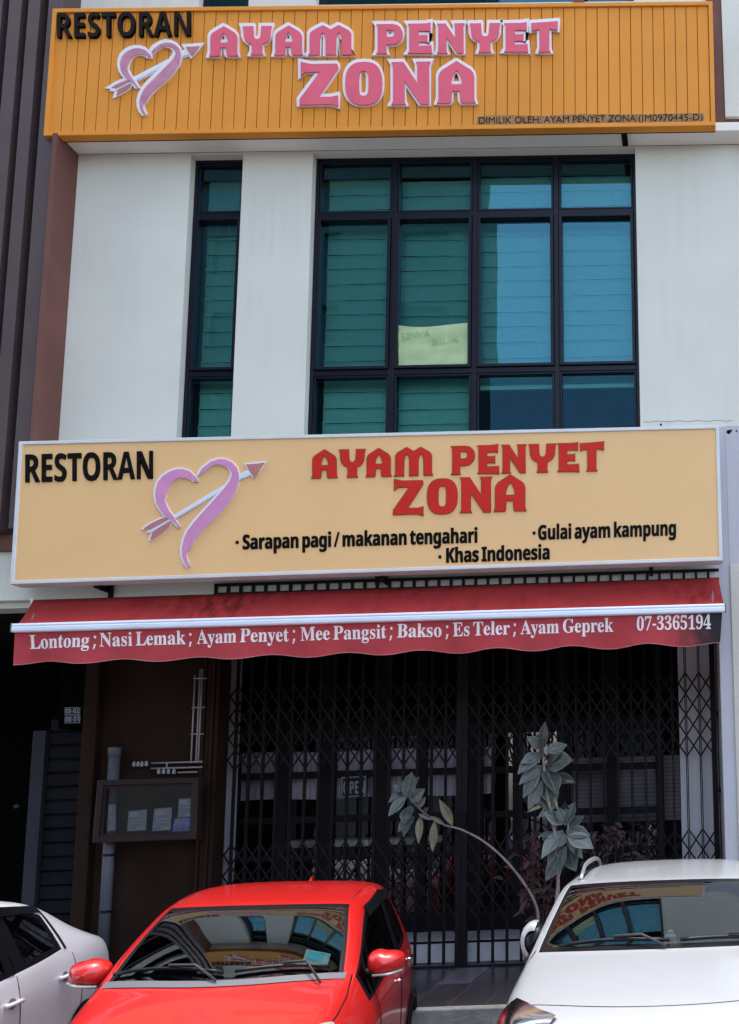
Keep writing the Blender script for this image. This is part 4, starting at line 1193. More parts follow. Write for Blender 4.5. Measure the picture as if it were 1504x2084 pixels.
# ---------------------------------------------------------------- neighbour on the left
NB = thing('neighbour_building', 'neighbouring building at the left edge with dark brown vertical fins and black openings', 'building', (-9.2, 0.6, 0))
nx1 = XL - .052
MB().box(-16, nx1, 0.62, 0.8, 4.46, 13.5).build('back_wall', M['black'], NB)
for (ya, yb) in ((190, 318), (985, 1072), (-40, 20)):
    za, zb = P(25, ya, .58).z, P(25, yb, .58).z
    MB().box(-16, nx1 - .02, 0.56, 0.618, zb, za).build('parapet', M['wall'], NB, bevel=.005)
MB().box(-16, nx1, -.10, .3, P(25, 1120, -.1).z, P(25, 1086, -.1).z).build('ledge', M['brown'], NB, bevel=.006)
zf0, zf1 = P(25, 1086, -.1).z + .002, 13.6
for xa, xb in ((-72, -46), (-31, -5), (10, 35), (53, 82)):
    a, b = P(xa, 602, -.26).x, P(xb, 602, -.26).x
    MB().box(a, b, -.26, .12, zf0, zf1).build('fin', M['fin'], NB, bevel=.004)
for z in (6.3, 8.1, 9.9):
    MB().box(-16, nx1, .121, .19, z, z + .09).build('fin_rail', M['fin'], NB)
mb = MB()
for k in range(3):
    mb.box(-7.62, -7.40, .25, .5, 6.1 + k * .16, 6.2 + k * .16)
mb.build('hanging_hardware', M['black'], NB)

# upper right neighbour: white wall with a brown base band
NR = thing('next_unit_wall', 'bright white wall strip of the next unit right of the orange sign', 'building', (0.9, 0, 9))
MB().box(P(1471, 100, -.02).x, 6, -.05, .2, P(1490, 237, -.05).z, 13.5).build('wall', M['wall'], NR, bevel=.005)
MB().box(XR + .002, 8, .01, .2, 3.0, P(1490, 237, -.05).z - .002).build('wall', M['wall'], NR)

# ---------------------------------------------------------------- stair entrance, left of the shop
YE = 1.6
EN = thing('stair_entrance', 'unlit stair entrance with grey slatted shutter at the left edge of the arcade', 'entrance', (-7.6, YE, FLOOR))
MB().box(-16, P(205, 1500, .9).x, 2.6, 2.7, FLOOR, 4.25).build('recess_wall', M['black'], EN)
a, b = P(62, 1660, YE).x, P(88, 1660, YE).x
MB().box(a, b, YE - .05, YE + .02, FLOOR, P(80, 1488, YE).z).build('jamb', M['postgrey'], EN, bevel=.005)
mb = MB()
x0_, x1_ = b + .02, P(165, 1660, YE).x
z = FLOOR
k = 0
while z < P(110, 1488, YE).z:
    mb.grid([[(x0_, YE + dy, z + dz), (x1_, YE + dy, z + dz)] for dz, dy in ((0, .03), (.02, 0), (.135, 0), (.155, .03))])
    z += .157
mb.build('slatted_shutter', M['shutter'], EN, smooth=False)
MB().lathe([(.0, -.03), (.022, -.03), (.027, -.015), (.022, 0), (.010, .0), (.010, .05)], P(36, 1641, YE - .05), 14, 'y').build('door_knob', M['postgrey'], EN, smooth=True)
# number plates
for k, (s, yy) in enumerate((('08-02', 1447), ('08-01', 1464))):
    YP = 1.3
    c = P(147, yy, YP)
    t = thing('number_plate', ('upper of two small dark number plates left of the brown pillar, reads 08-02', 'lower of two small dark number plates left of the brown pillar, reads 08-01')[k], 'plate', tuple(c), 'unit number plates')
    mb = MB().box(c.x - .085, c.x + .085, YP, YP + .012, c.z - .042, c.z + .042)
    mb.build('plate', M['plaque_text'], t, bevel=.004)
    MB().box(c.x - .079, c.x + .079, YP - .003, YP - .0005, c.z - .036, c.z + .036).build('field', M['navy'], t)
    text('digits', 'sans', s, (133, yy + 5), (161, yy + 4), 10, YP - .0035, M['plaque_text'], t, thick=.002)
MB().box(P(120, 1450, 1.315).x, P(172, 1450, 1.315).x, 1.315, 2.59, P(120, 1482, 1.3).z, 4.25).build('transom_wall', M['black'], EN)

# brown pillar and brown wall with the pipes
YPI = 0.84
a, b = P(159, 1600, YPI).x, P(188, 1600, YPI).x
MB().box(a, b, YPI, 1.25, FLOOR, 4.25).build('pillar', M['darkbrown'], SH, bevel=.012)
YW = 0.95
a2, b2 = P(186, 1600, YW).x, P(402, 1600, YW).x
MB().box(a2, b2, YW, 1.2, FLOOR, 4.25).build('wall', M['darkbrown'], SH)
a3, b3 = P(402, 1600, .9).x, P(438, 1600, .9).x
mb = MB()
for k in range(4):
    t0, t1 = a3 + (b3 - a3) * k / 4, a3 + (b3 - a3) * (k + .82) / 4
    mb.box(t0 + .001, t1, .90 + .012 * (k % 2), 1.14, FLOOR, 4.25)
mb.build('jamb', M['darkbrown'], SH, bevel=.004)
a, b = P(452, 1640, 1.30).x, P(463, 1640, 1.30).x
MB().box(a, b, 1.30, 1.5, FLOOR, 4.25).build('jamb', M['pillar'], SH, bevel=.004)

# grey downpipe
YD = .78
dp0, dp1 = P(234, 1522, YD), P(213, 1960, YD)
DP = thing('downpipe', 'grey plastic downpipe running behind the glazed display case on the brown wall', 'pipe', (dp1.x, YD, FLOOR))
MB().tube([(dp0.x, YD, FLOOR), (dp0.x, YD, dp0.z)], .052, 18).build('pipe', M['pvc'], DP, smooth=True)
MB().lathe([(.0, .004), (.058, .004), (.06, 0), (.06, -.09), (.053, -.09)], (dp0.x, YD, dp0.z), 18).build('collar', M['pvc'], DP, smooth=True)
for py in (1855, 1740):
    z = P(215, py, YD).z
    mb = MB().lathe([(.054, -.012), (.060, -.012), (.060, .012), (.054, .012)], (dp0.x, YD, z), 18)
    mb.box(dp0.x - .10, dp0.x + .10, YD + .02, YD + .028, z - .01, z + .01)
    mb.build('pipe_clip', M['iron'], DP)

# conduits on the wall
YC = .90
CD = thing('water_pipe_rack', 'pale rack of thin water pipes with meters on the brown wall above the display case', 'pipes', tuple(P(400, 1560, YC)))
mb = MB()
zt_, zb_ = P(405, 1362, YC).z, P(400, 1553, YC).z
xs_ = [P(x, 1460, YC).x for x in (393, 403, 407.5, 412)]
for i, x in enumerate(xs_):
    if i in (0, 1, 2):
        mb.tube([(x, YC, zt_ if i else zt_ - .07), (x, YC, zb_)], .008, 8)
for py in (1381, 1440, 1494):
    z = P(405, py, YC).z
    mb.tube([(xs_[0] - .01, YC - .012, z), (xs_[3] + .03, YC - .012, z)], .007, 8)
za, zc = P(350, 1552, YC).z, P(350, 1563, YC).z
xl_, xr_ = P(308, 1555, YC).x, P(412, 1555, YC).x
mb.tube([(xl_, YC, za), (xr_, YC, za)], .009, 8)
mb.tube([(xl_, YC, zc), (xr_, YC, zc)], .009, 8)
z2 = P(370, 1572, YC).z
mb.tube([(P(362, 1570, YC).x, YC, z2), (xr_ - .05, YC, z2)], .009, 8)
mb.tube([(P(340, 1550, YC).x, YC, za - .0), (P(340, 1550, YC).x, YC, za - .06)], .007, 8)
mb.build('pipe_run', M['pipe'], CD, smooth=True)
for (px, py) in ((273, 1555), (281, 1555), (289, 1555), (298, 1554), (323, 1570), (333, 1570), (343, 1570), (354, 1570)):
    p = P(px, py, YC)
    MB().lathe([(0, -.028), (.013, -.028), (.017, -.02), (.017, .012), (.010, .016), (.010, .028), (0, .028)], p, 12, 'z').build('water_meter', M['pipe'], CD, smooth=True)

# display case
YG = .62
q = quad_px((198, 1588), (404, 1582), (399, 1708), (187, 1716), YG)
DC = thing('display_case', 'brown framed glass display case with leaflets on the brown wall', 'display case', (q[3].x, YG, q[3].z))
mb, inner = frame_ring(q, .058, YG, YG + .09)
mb.build('outer_frame', M['frame_brown'], DC, fix=True, bevel=.008)
mb2, inner2 = frame_ring([p + Vector((0, 0, 0)) for p in inner], .026, YG + .022, YG + .08)
mb2.build('inner_frame', M['frame_brown'], DC, fix=True, bevel=.004)
MB().quad(*[(p.x, YG + .045, p.z) for p in inner2][::-1]).build('pane', M['caseglass'], DC)
YQ = YG + .07
LEAF = [((262, 1651), (299, 1647), (297, 1690), (258, 1692), 'paper', 'plain grey leaflet on the left of the display case'),
        ((314, 1646), (350, 1643), (347, 1690), (309, 1692), 'paper', 'grey leaflet in the middle of the display case'),
        ((364, 1626), (393, 1624), (391, 1662), (361, 1664), 'paper', 'pale notice above the violet leaflet in the display case'),
        ((355, 1666), (389, 1664), (388, 1696), (349, 1698), 'paper2', 'violet leaflet in the lower right corner of the display case'),
        ((221, 1637), (235, 1637), (235, 1690), (218, 1692), 'paper', 'narrow stack of pale cards at the left end of the display case')]
for (a, b, c, d, m, lab) in LEAF:
    t = thing('leaflet', lab, 'leaflet', tuple(P(*d, YQ)), 'leaflets in the display case')
    n = 6
    rows = []
    for s in range(n + 1):
        v = s / n
        row = []
        for k in range(n + 1):
            u = k / n
            px = (a[0] * (1 - u) + b[0] * u) * (1 - v) + (d[0] * (1 - u) + c[0] * u) * v
            py = (a[1] * (1 - u) + b[1] * u) * (1 - v) + (d[1] * (1 - u) + c[1] * u) * v
            p = P(px, py, YQ)
            p.y += .006 * math.sin(u * 3.1) + .003 * v
            row.append(p)
        rows.append(row)
    MB().grid(rows).build('sheet', M[m], t, smooth=True)
    bx = MB()
    pa, pb, pd = P(*a, YQ), P(*b, YQ), P(*d, YQ)
    for (f0, f1, g0, g1) in ((.1, .62, .06, .3), (.15, .85, .45, .5), (.15, .8, .58, .62), (.55, .95, .82, .93)):
        bx.box(pa.x + (pb.x - pa.x) * f0, pa.x + (pb.x - pa.x) * f1, YQ - .004, YQ - .002, pa.z + (pd.z - pa.z) * g0, pa.z + (pd.z - pa.z) * g1)
    bx.build('printed_block', M['silver'] if m == 'paper' else M['paper'], t)

# ---------------------------------------------------------------- shopfront behind the gate
YSF = 2.15
SF = thing('glazed_shopfront', 'dark framed glazed shopfront behind the folding gate', 'shopfront', (-2.5, YSF, FLOOR))
sx0, sx1 = P(464, 1640, YSF).x, P(1386, 1640, YSF).x
STEP = FLOOR + .24
MB().box(sx0 - .1, sx1, 1.42, YSF + .2, FLOOR + .002, STEP).build('step', M['step'], SF, bevel=.012)
MB().box(sx0 - .1, sx1, 1.415, 1.419, STEP - .03, STEP - .004).build('step_edge', M['shutter'], SF)
mx = [(470, 34), (574, 26), (667, 30), (776, 30), (862, 14), (960, 46), (1052, 14), (1148, 26), (1247, 22), (1344, 16)]
rails = [(1480, 30), (1570, 14), (1660, 14), (1738, 10), (1900, 40)]
zr = [(P(900, y, YSF).z, h / 1800 * 10.75) for y, h in rails]
zr[-1] = (STEP + .12, .22)
edges = []
fr = MB()
for px, wd in mx:
    x = P(px, 1620, YSF).x
    hw = wd / 1800 * 10.75 / 2
    fr.box(x - hw, x + hw, YSF - .05, YSF + .03, STEP, 4.25)
    edges += [x - hw, x + hw]
edges = edges[1:-1]
for k in range(0, len(edges), 2):
    for z, h in zr:
        fr.box(edges[k], edges[k + 1], YSF - .045, YSF + .025, z - h / 2, z + h / 2)
fr.build('frame', M['gate'], SF, bevel=.004)
zt_ = zr[0][0] + zr[0][1] / 2
for k in range(0, len(edges), 2):
    zz = [z for z, h in zr]
    tl_ = rnd.uniform(-.002, .002)
    for (z, h), (z2_, h2) in zip(zr[:-1], zr[1:]):
        MB().quad((edges[k], YSF - tl_, z2_ + h2 / 2), (edges[k + 1], YSF + tl_, z2_ + h2 / 2), (edges[k + 1], YSF + tl_, z - h / 2), (edges[k], YSF - tl_, z - h / 2)).build('pane', M['shopglass'], SF)
MB().box(edges[0], edges[-1], YSF + .0, YSF + .02, zt_, 4.25).build('transom_shade', M['black'], SF)  # black sheet added for the shade over the upper shopfront
# pale curtain strip added for reflected light; counter seen through the glass
cz0, cz1 = P(700, 1624, YSF + .12).z, P(700, 1528, YSF + .12).z
mb = MB()
n = 260
mb.grid([[(sx0 + .05 + (P(985, 1600, YSF).x - sx0) * k / n, YSF + .12 + .018 * math.sin(k * .9) + .01 * math.sin(k * .37), z + .01 * math.sin(k * .05)) for k in range(n + 1)] for z in (cz0, cz1)])
M['sheen'] = mat('pale_sheen', (0.84, 0.78, 0.88), 0.9, var=.1, vscale=5)
t = mb.build('sheen_strip', M['sheen'], None, smooth=True)
tag(t, 'short pale curtain hanging inside the shopfront left of the gate seam', 'sheen')
mb = MB()
x0_, x1_ = P(1165, 1600, YSF + .3).x, P(1384, 1600, YSF + .3).x
z = P(1260, 1672, YSF + .3).z
while z < P(1260, 1540, YSF + .3).z:
    mb.grid([[(x0_, YSF + .3 + dy, z + dz), (x1_, YSF + .3 + dy, z + dz)] for dz, dy in ((0, .03), (.045, 0))])
    z += .05
M['slat'] = mat('grey_slats', (0.50, 0.44, 0.52), 0.8, var=.1)
t = mb.build('slatted_blind', M['slat'], None)
tag(t, 'pale horizontal slatted blind inside the right end of the shopfront', 'blind')
CT = thing('serving_counter', 'low pale counter standing inside the shopfront behind the gate', 'counter', (-3.0, 3.1, STEP))
MB().box(sx0 + .3, P(860, 1700, 3).x, 2.9, 3.4, STEP, P(700, 1716, 3.0).z - .04).build('cabinet', M['interior'], CT, bevel=.01)
MB().box(sx0 + .25, P(880, 1700, 3).x, 2.85, 3.45, P(700, 1716, 3.0).z - .038, P(700, 1716, 3.0).z + .05).build('counter_top', M['step'], CT, bevel=.01)
# OPEN plaque
q = quad_px((694, 1580), (748, 1577), (747, 1622), (693, 1625), YSF - .06)
OP = thing('open_sign', 'small dark OPEN plaque with white border hanging on the shopfront glass', 'sign', (q[3].x, YSF - .06, q[3].z))
mb = MB()
mb.hexa([(p.x, YSF - .072, p.z) for p in q], [(p.x, YSF - .06, p.z) for p in q])
mb.build('board', M['navy'], OP, fix=True)
mb, inn = frame_ring([p + Vector((.012 * s, 0, -.012 * t_)) for p, s, t_ in zip(q, (1, -1, -1, 1), (1, 1, -1, -1))], .012, YSF - .0765, YSF - .0725)
mb.build('border', M['plaque_text'], OP, fix=True)
text('letters_open', 'sans', 'OPEN', (698.5, 1616), (742.5, 1614), 25, YSF - .0725, M['plaque_text'], OP, thick=.004, offset=1)
mb = MB().tube([P(708, 1579, YSF - .066), P(720, 1569, YSF - .062), P(733, 1578, YSF - .066)], .004, 6)
mb.build('hanging_cord', M['pvc'], OP)

# ---------------------------------------------------------------- folding gates
YGT = 1.16
GX0, GXS, GX1 = P(447, 1600, YGT).x, P(941, 1600, YGT).x, P(1456, 1600, YGT).x
GZT = 4.05
UB = [P(1400, y, YGT).z for y in (1369, 1411.5, 1454, 1496.5, 1539)]
UB = [UB[0] + (UB[0] - UB[4]) * .0 + 0 for _ in (0,)] + UB[1:]
LB_ = [P(1400, y, YGT).z for y in (1688, 1730.5, 1773, 1815.5, 1858)]


def gate_leaf(x0, x1, n, label):
    t = thing('folding_gate', label, 'gate', ((x0 + x1) / 2, YGT, FLOOR), 'folding scissor gate leaves')
    xs = [x0 + (x1 - x0) * k / n for k in range(n + 1)]
    for k, x in enumerate(xs):
        wd = .036 if k in (0, n) else .0135
        mb = MB().box(x - wd, x - wd + wd * .8, YGT - .014, YGT + .014, FLOOR + .03, GZT).box(x + wd - wd * .8, x + wd, YGT - .014, YGT + .014, FLOOR + .03, GZT)
        if k in (0, n):
            mb = MB().box(x - .03, x + .03, YGT - .03, YGT + .03, FLOOR + .02, GZT)
        mb.build('post' if k in (0, n) else 'upright', M['gate'], t)
    hw = .0085
    for band in (UB, LB_):
        mb = MB()
        for k in range(n):
            a, b = xs[k], xs[k + 1]
            for i in range(len(band) - 1):
                z1, z0 = band[i], band[i + 1]
                for (za, zb, yy) in ((z1, z0, YGT - .021), (z0, z1, YGT + .021)):
                    d = Vector((b - a, 0, zb - za)).normalized()
                    nrm = Vector((-d.z, 0, d.x)) * hw
                    p0_, p1_ = Vector((a, yy, za)), Vector((b, yy, zb))
                    o = Vector((0, .003, 0))
                    mb.hexa([p0_ - nrm - o, p1_ - nrm - o, p1_ + nrm - o, p0_ + nrm - o], [p0_ - nrm + o, p1_ - nrm + o, p1_ + nrm + o, p0_ + nrm + o])
        mb.build('lattice_band', M['gate'], t)
    MB().box(x0 - .03, x1 + .03, YGT - .035, YGT + .035, GZT + .001, GZT + .07).build('top_track', M['gate'], t)
    MB().box(x0 - .03, x1 + .03, YGT - .03, YGT + .03, FLOOR + .001, FLOOR + .019).build('bottom_track', M['gate'], t)
    return t


gl_ = gate_leaf(GX0, GXS - .032, 17, 'left leaf of the dark folding scissor gate, behind the red car')
gr_ = gate_leaf(GXS + .032, GX1, 18, 'right leaf of the dark folding scissor gate, reaching the white pillar')
MB().box(GXS - .055, GXS + .055, YGT - .075, YGT - .032, P(941, 1668, YGT).z - .09, P(941, 1668, YGT).z + .09).build('lock_box', M['iron'], gl_, bevel=.006)
for py in (1452, 1608):
    z = P(1460, py, YGT).z
    MB().box(GX1 + .031, GX1 + .10, YGT - .04, YGT - .01, z - .025, z + .025).build('wall_lug', M['iron'], gr_)


# ---------------------------------------------------------------- plants
def leaf(mb, base, d, ln, wd, nrm, fold=.25, droop=.25):
    base = Vector(base)
    d = Vector(d).normalized()
    s = d.cross(Vector(nrm)).normalized()
    n = s.cross(d).normalized()
    prof = (0.10, .55, .85, 1.0, .96, .74, .40, .04)
    rows = []
    tn = rnd.uniform(-.15, .35)
    for k, wv in enumerate(prof):
        t = k / (len(prof) - 1)
        c = base + d * ln * t - Vector((0, 0, 1)) * droop * ln * t * t
        rows.append([c + s * (wd / 2 * wv * q) + n * (abs(q) * wd / 2 * wv * fold) for q in (-1, -.86, -.45, -.07, 0, .07, .45, .86, 1)])
        mb.tone += [tn + q for q in (.5, .12, 0, .06, .55, .06, 0, .12, .5)]
    mb.grid(rows)


def rosette(mbs, px, py, Y, n, rpx, seed, tilt=0.0, old=0):
    r = random.Random(seed)
    c = P(px, py, Y)
    sc = (Y + 8.6) / 1800
    for k in range(n):
        a = 2 * math.pi * (k * .382 + r.uniform(-.04, .04)) + tilt
        out = .55 + .45 * (k / n)
        el = r.uniform(-.15, .55)
        d = Vector((math.cos(a) * out, -abs(.35 + .5 * (1 - k / n)) + r.uniform(-.15, .25), math.sin(a) * out + .12))
        ln = rpx * sc * r.uniform(.85, 1.15)
        b = c + Vector((r.uniform(-.02, .02), r.uniform(-.03, .03), (r.random() - .6) * rpx * sc * .55))
        leaf(mbs[1 if k < old else 0], b, d, ln, ln * r.uniform(.40, .5), Vector((0, -1, .45)) + Vector((r.uniform(-.5, .5), 0, r.uniform(-.3, .4))), r.uniform(.1, .35), r.uniform(.05, .4))


def stem(mb, pts, r0, r1, Y, n=9):
    P3 = [P(x, y, Y + (q[0] if q else 0)) for x, y, *q in pts]
    out = []
    for i in range(len(P3) - 1):
        a, b, c, d = P3[max(i - 1, 0)], P3[i], P3[i + 1], P3[min(i + 2, len(P3) - 1)]
        for k in range(5):
            t = k / 5
            out.append(.5 * ((2 * b) + (c - a) * t + (2 * a - 5 * b + 4 * c - d) * t * t + (3 * b - a - 3 * c + d) * t ** 3))
    out.append(P3[-1])
    rs = [r0 + (r1 - r0) * k / (len(out) - 1) for k in range(len(out))]
    rs = [r_ * (1 + .12 * math.sin(k * 1.7)) for k, r_ in enumerate(rs)]
    mb.tube(out, rs, n)


def pot(c, r, h, t, m='terracotta'):
    MB().lathe([(0, .0), (r * .72, 0), (r * .95, h * .86), (r * 1.06, h * .86), (r * 1.08, h), (r * .96, h), (r * .92, h * .9), (0, h * .88)], c, 24).build('pot', M[m], t, smooth=False)


# bent rubber plant
YV = .35
base1 = P(1092, 1850, YV)
t = thing('rubber_plant', 'rubber plant with a long bent bare stem leaning left across the gate', 'plant', (base1.x + .12, YV, FLOOR))
mb = MB()
stem(mb, [(1100, 1985), (1096, 1900), (1092, 1846), (1066, 1797), (1028, 1750), (985, 1713), (940, 1689), (905, 1679), (872, 1661), (845, 1637), (828, 1615)], .016, .007, YV)
mb.build('stem', M['stem'], t, smooth=True)
fo, ol = MB(), MB()
LV = [((826, 1625), (838, 1568)), ((828, 1618), (852, 1580)), ((822, 1612), (803, 1596)), ((826, 1612), (792, 1632)), ((826, 1622), (792, 1655)), ((836, 1632), (864, 1606)), ((834, 1640), (824, 1676)), ((830, 1650), (822, 1698)), ((850, 1645), (866, 1622)), ((842, 1660), (812, 1690)), ((862, 1655), (872, 1640))]
for a, b in LV:
    A, B = P(*a, YV + rnd.uniform(-.06, .06)), P(*b, YV - rnd.uniform(.02, .18))
    leaf(fo, A, B - A, (B - A).length * 1.05, (B - A).length * rnd.uniform(.42, .55), Vector((rnd.uniform(-.4, .4), -1, rnd.uniform(.2, .7))), rnd.uniform(.15, .4), rnd.uniform(0, .15))
for a, b in (((856, 1660), (852, 1712)), ((884, 1672), (880, 1728)), ((921, 1680), (895, 1626)), ((880, 1668), (852, 1655)), ((905, 1678), (878, 1660))):
    A, B = P(*a, YV), P(*b, YV - rnd.uniform(.0, .12))
    leaf(ol if b != (852, 1655) else fo, A, B - A, (B - A).length * 1.05, (B - A).length * .30, Vector((rnd.uniform(-.4, .4), -1, .3)), .5, .05)
fo.build('foliage', M['leaf'], t, smooth=True)
ol.build('withered_leaves', M['leaf_old'], t, smooth=True)
pot((P(1100, 1985, YV).x, YV, FLOOR + .002), .17, .30, t)

# upright rubber plant
YV2 = .10
t = thing('rubber_plant', 'tall upright rubber plant with broad dusty leaves above the white car mirror', 'plant', (P(1120, 1850, YV2).x, YV2, FLOOR))
mb = MB()
stem(mb, [(1122, 1980), (1128, 1880), (1136, 1790), (1128, 1690), (1112, 1610), (1106, 1540), (1106, 1500)], .022, .008, YV2)
stem(mb, [(1134, 1790), (1150, 1740), (1156, 1690), (1154, 1655)], .014, .007, YV2)
mb.build('stem', M['stem'], t, smooth=True)
fo, ol = MB(), MB()
LV = [((1104, 1524), (1109, 1468)), ((1104, 1522), (1073, 1500)), ((1102, 1530), (1056, 1572)), ((1110, 1530), (1153, 1516)), ((1112, 1556), (1164, 1540)), ((1104, 1558), (1058, 1590)), ((1108, 1560), (1098, 1618)), ((1112, 1565), (1132, 1612)),
      ((1100, 1565), (1066, 1618)), ((1118, 1580), (1170, 1590)), ((1096, 1535), (1062, 1548)), ((1104, 1590), (1076, 1640)), ((1116, 1545), (1140, 1530)), ((1108, 1600), (1118, 1650)), ((1106, 1545), (1100, 1520)), ((1113, 1592), (1128, 1640)),
      ((1150, 1680), (1170, 1630)), ((1148, 1676), (1108, 1652)), ((1152, 1690), (1200, 1698)), ((1146, 1690), (1104, 1738)), ((1150, 1696), (1138, 1722)), ((1154, 1705), (1185, 1742)), ((1156, 1700), (1206, 1722)), ((1146, 1712), (1116, 1760)),
      ((1150, 1722), (1140, 1768)), ((1154, 1722), (1172, 1764)), ((1146, 1672), (1136, 1640)), ((1156, 1684), (1188, 1656)), ((1136, 1700), (1098, 1700)), ((1150, 1670), (1150, 1632)), ((1140, 1740), (1112, 1790)), ((1130, 1640), (1096, 1660))]
for a, b in LV:
    A, B = P(*a, YV2 + rnd.uniform(-.08, .1)), P(*b, YV2 - rnd.uniform(.0, .22))
    leaf(fo, A, B - A, (B - A).length * 1.04, max(.055, (B - A).length * rnd.uniform(.44, .56)), Vector((rnd.uniform(-.5, .5), -1, rnd.uniform(.1, .9))), rnd.uniform(.1, .35), rnd.uniform(0, .12))
for a, b in (((1112, 1610), (1122, 1650)), ((1128, 1620), (1136, 1645)), ((1104, 1640), (1072, 1650)), ((1150, 1590), (1168, 1588))):
    A, B = P(*a, YV2 - .05), P(*b, YV2 - .15)
    leaf(ol, A, B - A, (B - A).length, .03, Vector((0, -1, .2)), .5, .1)
fo.build('foliage', M['leaf'], t, smooth=True)
ol.build('withered_leaves', M['leaf_old'], t, smooth=True)
pot((P(1122, 1980, YV2).x, YV2, FLOOR + .002), .18, .32, t)

# reddish dry shrubs
for k, (px0_, px1_, py0_, py1_, Y, seed, lab) in enumerate(((1050, 1150, 1700, 1850, .55, 3, 'reddish brown dry shrub below the upright rubber plant'), (1180, 1300, 1685, 1800, .65, 5, 'reddish brown twiggy shrub above the white car roof'))):
    r = random.Random(seed)
    cx = (px0_ + px1_) / 2
    t = thing('dry_shrub', lab, 'plant', (P(cx, 1850, Y).x, Y, FLOOR), 'reddish shrubs in front of the gate')
    mb, fo = MB(), MB()
    for s in range(7):
        ex, ey = r.uniform(px0_, px1_), r.uniform(py0_, py0_ + (py1_ - py0_) * .5)
        stem(mb, [(cx + r.uniform(-8, 8), 1960), (cx + (ex - cx) * .35, 1860), (cx + (ex - cx) * .8, (ey + 1800) / 2), (ex, ey)], .008, .003, Y + r.uniform(-.12, .12), 5)
    for s in range(120):
        px, py = r.gauss(cx, (px1_ - px0_) / 4), r.uniform(py0_, py1_ + 30)
        A = P(px, py, Y + r.uniform(-.2, .15))
        d = Vector((r.uniform(-1, 1), r.uniform(-1, .2), r.uniform(-.5, 1)))
        leaf(fo, A, d, r.uniform(.09, .17), r.uniform(.02, .05), Vector((r.uniform(-1, 1), -1, r.uniform(-.5, 1))), .3, .3)
    mb.build('stem', M['leaf_dry'], t, smooth=True)
    fo.build('foliage', M['leaf_dry'], t, smooth=True)
    pot((P(cx, 1960, Y).x, Y, FLOOR + .002), .16, .28, t)

# ---------------------------------------------------------------- across the street (seen in the glass)
OB = thing('opposite_building', 'grey green apartment building across the street, seen mirrored in the glass', 'building', (-20, -30, 0))
oy = -26.0
ox1 = -8.6
mb = MB()
holes = []
for f in range(12):
    for c in range(9):
        x = ox1 - 3.4 - c * 4.2
        holes.append((x, x + 2.0, 4.6 + f * 3.3, 6.3 + f * 3.3))
ob = MB()
xs = sorted({ox1 - 42, ox1} | {h[0] for h in holes} | {h[1] for h in holes})
zs = sorted({0, 48} | {h[2] for h in holes} | {h[3] for h in holes})
hs = {(round(h[0], 3), round(h[2], 3)) for h in holes}
for i in range(len(xs) - 1):
    for k in range(len(zs) - 1):
        if (round(xs[i], 3), round(zs[k], 3)) in hs:
            mb.quad((xs[i], oy - .2, zs[k]), (xs[i + 1], oy - .2, zs[k]), (xs[i + 1], oy - .2, zs[k + 1]), (xs[i], oy - .2, zs[k + 1]))
            continue
        ob.quad((xs[i], oy, zs[k]), (xs[i + 1], oy, zs[k]), (xs[i + 1], oy, zs[k + 1]), (xs[i], oy, zs[k + 1]))
ob.box(ox1 - 42, ox1, oy - 3, oy - .25, 0, 48)
ob.build('wall', M['opp'], OB)
mb.build('window_band', M['oppwin'], OB)
UP = thing('utility_pole', 'dark utility pole across the street with drooping cables', 'pole', (-8.1, -20.5, 0))
MB().tube([(-8.1, -20.5, 0), (-8.1, -20.5, 15)], [.14, .09], 12).build('pole', M['iron'], UP, smooth=True)
mb = MB()
for k, (x1_, z0_, z1_) in enumerate(((-13, 14.6, 11.5), (-7.0, 14.4, 6.5), (-6.6, 14.0, 3.5), (4, 14.6, 13.2), (5, 13.9, 12.4))):
    pts = []
    for s in range(21):
        u = s / 20
        pts.append((-8.1 + (x1_ + 8.1) * u, -20.5 - .8 * u, z0_ + (z1_ - z0_) * u - 1.1 * math.sin(u * math.pi)))
    mb.tube(pts, .035, 6)
mb.box(-9.0, -7.2, -20.6, -20.4, 13.9, 14.05)
mb.build('cables', M['iron'], UP)

OL = thing('sky_block_terrace', 'low grey shop terrace added across the street to block the bright horizon in reflections', 'building', (10, -40, 0))  # unseen terrace added to keep bright low sky out of the shop glass
M['oppgrey'] = plaster('mid_grey_plaster', (0.16, 0.16, 0.17))
ob = MB()
ob.box(-8.0, 60, -46, -40, 0, 7.6)
ob.box(-8.2, 60.2, -40.6, -39.6, 7.6, 7.9)
ob.build('wall', M['oppgrey'], OL)
mb = MB()
for f in range(2):
    for c in range(12):
        mb.box(-6 + c * 5, -2.6 + c * 5, -40.04, -39.99, .6 + f * 3.9, 3.0 + f * 3.7)
mb.build('window_band', M['oppwin'], OL)
